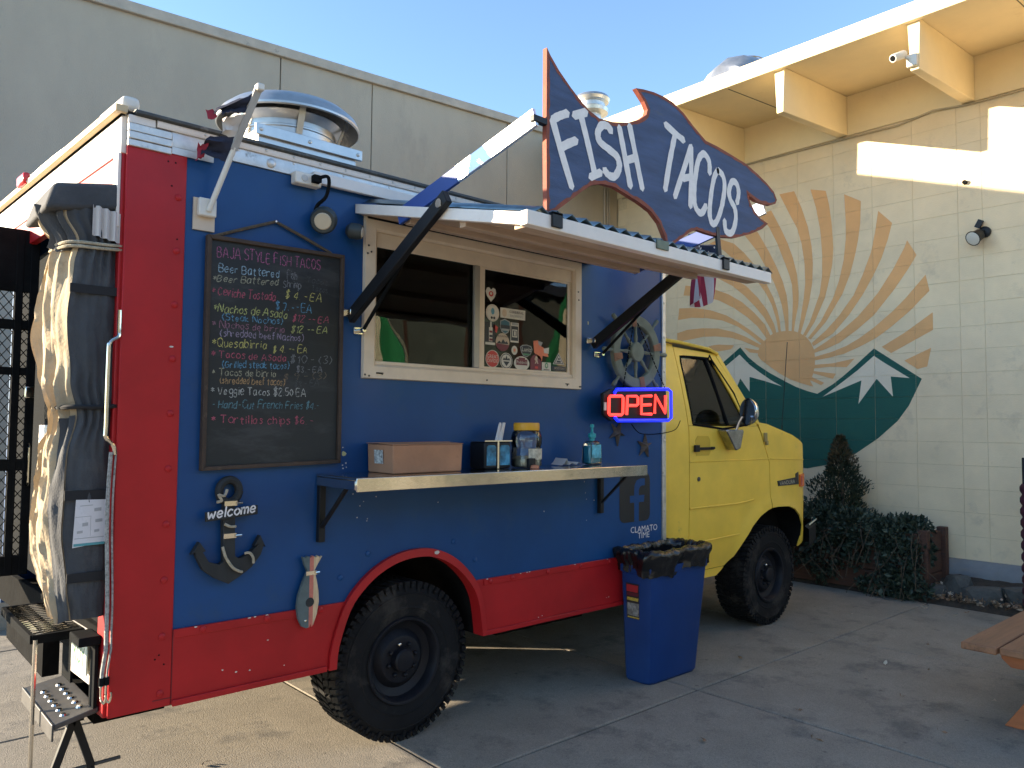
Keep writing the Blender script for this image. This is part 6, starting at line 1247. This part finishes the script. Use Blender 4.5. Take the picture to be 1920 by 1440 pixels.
# crumpled liner: folded over the rim
M['liner'] = mat('black_liner', (.010,.010,.011), .2, var=.2, vs=20, bump=.9, bs=22)
b = MB(); na, nv = 140, 22; r3 = random.Random(11); ph = [r3.uniform(0,6.28) for _ in range(16)]
def rim_at(t):
    a = 2*math.pi*t; cx, cyy = (B1[0]+B1[1])/2, (B1[2]+B1[3])/2; hx, hy = (B1[1]-B1[0])/2+.012, (B1[3]-B1[2])/2+.012
    c_, s_ = math.cos(a), math.sin(a); n_ = 6.; q = (abs(c_)**n_+abs(s_)**n_)**(-1/n_); return cx+hx*c_*q, cyy+hy*s_*q, c_*q, s_*q
for i in range(na):
    t = i/na; x, y, dx, dy = rim_at(t); L = math.hypot(dx,dy)
    for j in range(nv+1):
        v_ = j/nv                                     # 0 inside bottom, .35 top of the roll, 1 lower hem
        if v_ < .3: z = .66+.18*(v_/.3); off = -.035+.01*v_
        else:
            s_ = (v_-.3)/.7; z = .84+.022*math.sin(s_*3.14)-.15*s_**1.4+.0; off = -.01+.052*math.sin(min(1,s_*1.25)*2.6)-.012*s_
        f = 2*math.pi*t
        wr = sum(math.sin(f*kk+ph[k]+v_*(3+k))*am for k,(kk,am) in enumerate(((4,.012),(9,.008),(15,.006),(27,.004),(41,.002),(59,.001))))
        hem = (.028*math.sin(f*3+ph[9])+.018*math.sin(f*8+ph[10]))*max(0,v_-.3)
        zz = z+hem+.005*math.sin(f*13+ph[12])*math.sin(v_*5)+.003*math.sin(f*37+ph[13]+v_*8)+r3.uniform(-.001,.001)
        oo = off+wr*.65*(0.5+v_)+r3.uniform(-.001,.001); yy = y+dy/L*oo
        b.v.append((x+dx/L*oo, min(yy,-.006), zz))
for i in range(na):
    for j in range(nv):
        i2 = (i+1)%na; b.f.append([i*(nv+1)+j,i2*(nv+1)+j,i2*(nv+1)+j+1]); b.mi.append(0); b.f.append([i*(nv+1)+j,i2*(nv+1)+j+1,i*(nv+1)+j+1]); b.mi.append(0)
b.build('liner', 'liner', TB, angle=60)
b = MB(); b.box((3.04,-.25,.655),(3.60,-.03,.665)); b.build('bin_contents', 'blackmat', TB)

# ---- rolled canopy strapped to the rear corner, with cords, crank and steps
RC = thing('rolled_canopy', 'rolled grey and beige canopy strapped upright to the rear corner', 'rolled canopy', (-.1,.25,.85))
M['canvas'] = mat('charcoal_canvas', (.055,.058,.064), .85, var=.3, vs=5, bump=.25, bs=120, dirt=(.085,.085,.085), ds=5, dth=.55); M['lining'] = mat('beige_lining', (.42,.33,.215), .9, var=.2, vs=5, bump=.3, bs=60, dirt=(.27,.20,.125), ds=6, dth=.55)
M['strapm'] = mat('black_strap', (.014,.014,.016), .8)
# section: rounded block, charcoal on the -y side, beige on the -x side
zs = [.86,.92,1.0,1.10,1.22,1.36,1.50,1.62,1.67,1.72,1.80,1.95,2.10,2.20,2.28,2.33,2.36,2.42,2.50,2.56]
wx = {.86:.13,1.0:.15,1.22:.17,1.50:.165,1.66:.135,1.80:.165,2.05:.185,2.25:.165,2.345:.15,2.45:.20,2.56:.22}
def itp(d_, z):
    ks = sorted(d_); 
    for a_, c_ in zip(ks, ks[1:]):
        if a_ <= z <= c_: t = (z-a_)/(c_-a_); t = t*t*(3-2*t); return d_[a_]*(1-t)+d_[c_]*t
    return d_[ks[0] if z < ks[0] else ks[-1]]
dy_ = {.86:.10,.95:.17,1.0:.30,1.10:.40,1.30:.36,1.50:.29,1.64:.20,1.68:.19,1.80:.34,2.0:.43,2.15:.40,2.28:.27,2.345:.20,2.40:.26,2.48:.22,2.56:.15}
b = MB(); c2 = MB(); nr = 30
rows_c, rows_b = [], []
from mathutils import noise as mnoise
CORDS = (2.30,1.675)
for z in [0.86+.0133*k for k in range(121)]:
    w_ = itp(wx,z+.02); d_ = itp(dy_,z); pin = min(abs(z-c_) for c_ in CORDS); gather = math.exp(-(pin/.16)**2)
    def crease(u, v_, f): return 1-abs(mnoise.noise(Vector((u*f, v_*f*.28, 3.7))))*2.4
    # charcoal face: from the truck corner round to the front edge, puckered towards the cords
    rows_c.append([(-.012-(w_-.012)*t, .045-.020*math.sin(t*3.14)+.010*mnoise.noise(Vector((t*3.2,z*5.5,1)))+gather*.009*math.sin(t*26+3*mnoise.noise(Vector((t*2,z*6,5))))+.004*mnoise.noise(Vector((t*12,z*17,2))), z) for t in [k/24 for k in range(25)]])
    e = rows_c[-1][-1]
    # beige lining: hanging pleats with sharp ridges that converge on the cords
    rows_b.append([(e[0]-.028*math.sin(t*3.0)-.030*crease(t+.05*math.sin(z*4),z,6.5)*min(1,t*4)-.012*crease(t,z+9,15)*min(1,t*5)-gather*.012*math.sin(t*42), e[1]+d_*t+.008*mnoise.noise(Vector((t*9,z*8,7))), z-.012*math.sin(t*9)+.01*mnoise.noise(Vector((t*6,z*4,9)))) for t in [k/44 for k in range(45)]])
def grid(mb, rows):
    n_ = len(rows[0]); o = len(mb.v)
    for r_ in rows: mb.v += r_
    for i in range(len(rows)-1):
        for j in range(n_-1): mb.f.append([o+i*n_+j,o+i*n_+j+1,o+(i+1)*n_+j+1,o+(i+1)*n_+j]); mb.mi.append(0)
grid(b, rows_c); o = b.build('canvas_face', 'canvas', RC, angle=80); grid(c2, rows_b); o = c2.build('lining_folds', 'lining', RC, angle=80)
# dark flap folded over the beige side near the top and a dark edge along it
b = MB(); grid(b, [[(x-.006,y-.004,z) for x,y,z in r_[:9]] for r_ in rows_b[:60]]); b.build('canvas_edge', 'canvas', RC, angle=80)
b = MB(); grid(b, [[(x-.012-.01*math.sin(k*1.3),y,z) for k,(x,y,z) in enumerate(r_[:max(3,int(13*(1-abs(i-6)/9)))] if False else r_[:26])] for i,r_ in enumerate(rows_b[108:121])]); b.build('canvas_hood', 'canvas', RC, angle=80)
b = MB(); b.hexa([(-.28,.02,2.425),(-.005,.015,2.465),(-.005,.30,2.47),(-.28,.42,2.415),(-.25,.022,2.535),(-.005,.016,2.578),(-.005,.28,2.578),(-.25,.40,2.53)]); b.build('top_flap', 'canvas', RC, bevel=.02, seg=3)
b = MB(); grid(b, [[(-.015-.10*t,.012+.010*math.sin(t*22),z+.02*t) for t in [k/20 for k in range(21)]] for z in (2.33,2.37,2.41,2.45)]); b.build('pale_inner_cloth', 'flagwhite', RC, angle=80)
for z, h in ((2.135,.034),(1.335,.038),(1.02,.036)):
    b = MB(); w_ = itp(wx,z)+.004; d_ = itp(dy_,z)
    b.box((-w_-.002,.020,z-h/2),(-.006,.024,z+h/2)); b.build('strap', 'strapm', RC)['kind'] = 'stuff'
for z in (2.30,1.675):
    w_ = itp(wx,z); d_ = itp(dy_,z); b = MB()
    for dz in ((0,.016) if z > 2 else (0,)): b.tube(smooth_line([(-.005,.018,z+dz+.006),(-w_*.5,.012,z+dz),(-w_-.012,.03,z+dz),(-w_-.05,.09,z+dz-.004),(-w_-.05,d_,z+dz),(-w_*.5,d_+.06,z+dz)],4), .0065 if z > 2 else .009, 6)
    b.build('binding_cord', 'rope' if z > 2 else 'strapm', RC)['kind'] = 'stuff'
b = MB(); b.add([(-.142,.0185,1.135),(-.028,.0185,1.15),(-.030,.0185,1.315),(-.135,.0185,1.318)],[(0,1,2,3)]); ls = b.build('instruction_sheet', mat('laminated_sheet', (.66,.64,.66), .25, var=.06), RC, smooth=False)
for x0,x1,z0,z1,m_ in ((-.138,-.03,1.140,1.150,mat('sheet_teal', (.08,.30,.33), .3)),(-.136,-.032,1.168,1.171,'gyp'),(-.12,-.075,1.292,1.295,'gyp'),(-.135,-.08,1.25,1.252,'gyp'),(-.082,-.0805,1.175,1.25,'gyp'),(-.07,-.045,1.27,1.283,'gyp'),(-.128,-.108,1.188,1.198,'gyp'),(-.068,-.05,1.19,1.20,'gyp'),(-.11,-.09,1.215,1.228,'gyp'),(-.065,-.04,1.228,1.24,'gyp')):
    b = MB(); b.add([(x0,.0180,z0),(x1,.0180,z0+.002),(x1,.0180,z1+.002),(x0,.0180,z1)],[(0,1,2,3)]); b.build('sheet_print', mat('sheet_grey', (.36,.36,.37), .5) if m_ == 'gyp' else m_, ls, smooth=False)
CK = MB(); CK.tube(smooth_line([(-.012,-.012,2.06),(-.012,-.012,1.99),(-.014,-.014,1.955),(-.045,-.022,1.93),(-.050,-.024,1.88),(-.050,-.024,1.60),(-.050,-.024,1.56),(-.020,-.018,1.525),(-.012,-.016,1.49)],4), .0075, 8)
tag(CK.build('crank_rod', 'steel', None), 'bent steel crank rod beside the red rear corner', 'crank')
for k, (xx, lab_) in enumerate(((-.026,'looped grey bungee cord hanging nearest the canopy roll'),(-.008,'thin bungee cord hanging along the red corner edge'))):
    t = thing('bungee_cord', lab_, 'cord', (xx,-.012,.55), 'bungee cords at the rear corner')
    b = MB(); pts = [(xx,-.014,1.50-.03*j+0) for j in range(24)]; pts = [(x-.006*math.sin(j*.22),y,z) for j,(x,y,z) in enumerate(pts)]; b.tube(pts+[(xx+.006,-.016,.74),(xx-.004,-.016,.66),(xx-.006,-.014,.60)], .0075 if k == 0 else .004, 6)
    b.build('cord', mat('bungee_weave', (.30,.29,.27), .8, var=.6, vs=90), t)
    b = MB(); z = .60; b.tube(smooth_line([(xx-.006,-.014,z+.02),(xx-.006,-.014,z-.04),(xx+.004,-.016,z-.065),(xx+.012,-.016,z-.04),(xx+.010,-.016,z-.025)],4), .004, 6); b.build('hook', 'steel', t)
    b = MB(); b.tube([(xx-.006,-.014,z+.035),(xx-.006,-.014,z+.005)], .011, 8); b.build('hook_sleeve', 'blackmat', t)
# platform, lower step, prop rod
PF = thing('rear_platform', 'black mesh platform step behind the truck on a thin prop rod', 'step', (-.12,.6,0))
b = MB(); 
for (a_, c_) in (((-.215,.27),(-.215,.90)),((-.215,.27),(-.012,.27)),((-.215,.90),(-.012,.90)),((-.03,.27),(-.03,.90))): b.bar((a_[0],a_[1],.752),(c_[0],c_[1],.752), .016, .034)
b.build('frame', 'blackmat', PF)['kind'] = 'stuff'
q = MB()
for k in range(16): 
    y0 = .28+.038*k; q.bar((-.21,y0,.766),(-.03,y0+.06,.766), .004, .004); q.bar((-.21,y0+.06,.766),(-.03,y0,.766), .004, .004)
q.build('grating', 'steel', PF)['kind'] = 'stuff'
b = MB(); b.tube([(-.205,.262,.752),(-.208,.258,.0)], .0085, 8); b.build('prop_rod', 'steel', PF)
b = MB(); b.box((-.10,.05,.745),(-.02,.20,.78)); b.build('canopy_foot', 'blackmat', PF, bevel=.005)
LS = thing('lower_step', 'folding metal step with raised grip holes under the rear sill', 'step', (-.08,.35,.4))
b = MB(); b.hexa([(-.175,.045,.455),(-.02,.055,.485),(-.02,.58,.485),(-.175,.60,.455),(-.175,.045,.475),(-.02,.055,.505),(-.02,.58,.505),(-.175,.60,.475)]); b.box((-.183,.04,.415),(-.1755,.605,.478)); b.build('tread_plate', mat('grey_step', (.075,.072,.07), .5, .4, var=.2, vs=12, dirt=(.1,.09,.08), ds=14, dth=.55), LS, bevel=.003)['kind'] = 'stuff'
for i in range(2):
    for j in range(6):
        q = MB(); q.lathe([(.014,0),(.010,.007),(.004,.007)], (-.13+.06*i,.11+.068*j+.02*i,.4835+.0115*i), 'z', 8); q.build('grip_bump', 'steel', LS)
b = MB(); b.box((-.040,.055,.49),(-.028,.125,.755)); b.build('side_plate', 'blackmat', LS)
b = MB(); b.box((-.034,.45,.49),(-.024,.60,.755)); b.build('side_plate', 'blackmat', LS)
# scissor jack
SJ = thing('scissor_jack', 'black scissor jack standing under the rear step', 'jack', (-.06,.22,0))
for a_, c_ in (((-.06,.25,.42),(-.13,.25,.21)),((-.06,.25,.42),(.01,.25,.21)),((-.13,.25,.21),(-.06,.25,.02)),((.01,.25,.21),(-.06,.25,.02))):
    b = MB(); b.bar(a_, c_, .03, .026, (0,1,0)); b.build('arm', 'black', SJ, bevel=.004)
b = MB(); b.tube([(-.17,.25,.21),(.12,.25,.215)], .008, 8); b.build('screw', 'drip', SJ)
b = MB(); b.box((-.11,.20,.0),(-.01,.30,.02)); b.build('base_plate', 'black', SJ)
b = MB(); b.box((-.09,.22,.41),(-.03,.28,.44)); b.build('top_saddle', 'black', SJ)
# tow bar / dark frame below the rear
b = MB(); b.box((-.02,.12,.42),(.25,.62,.47)); b.box((-.05,.9,.42),(.02,1.8,.58)); b.build('rear_crossmember', 'under', TR)['kind'] = 'stuff'
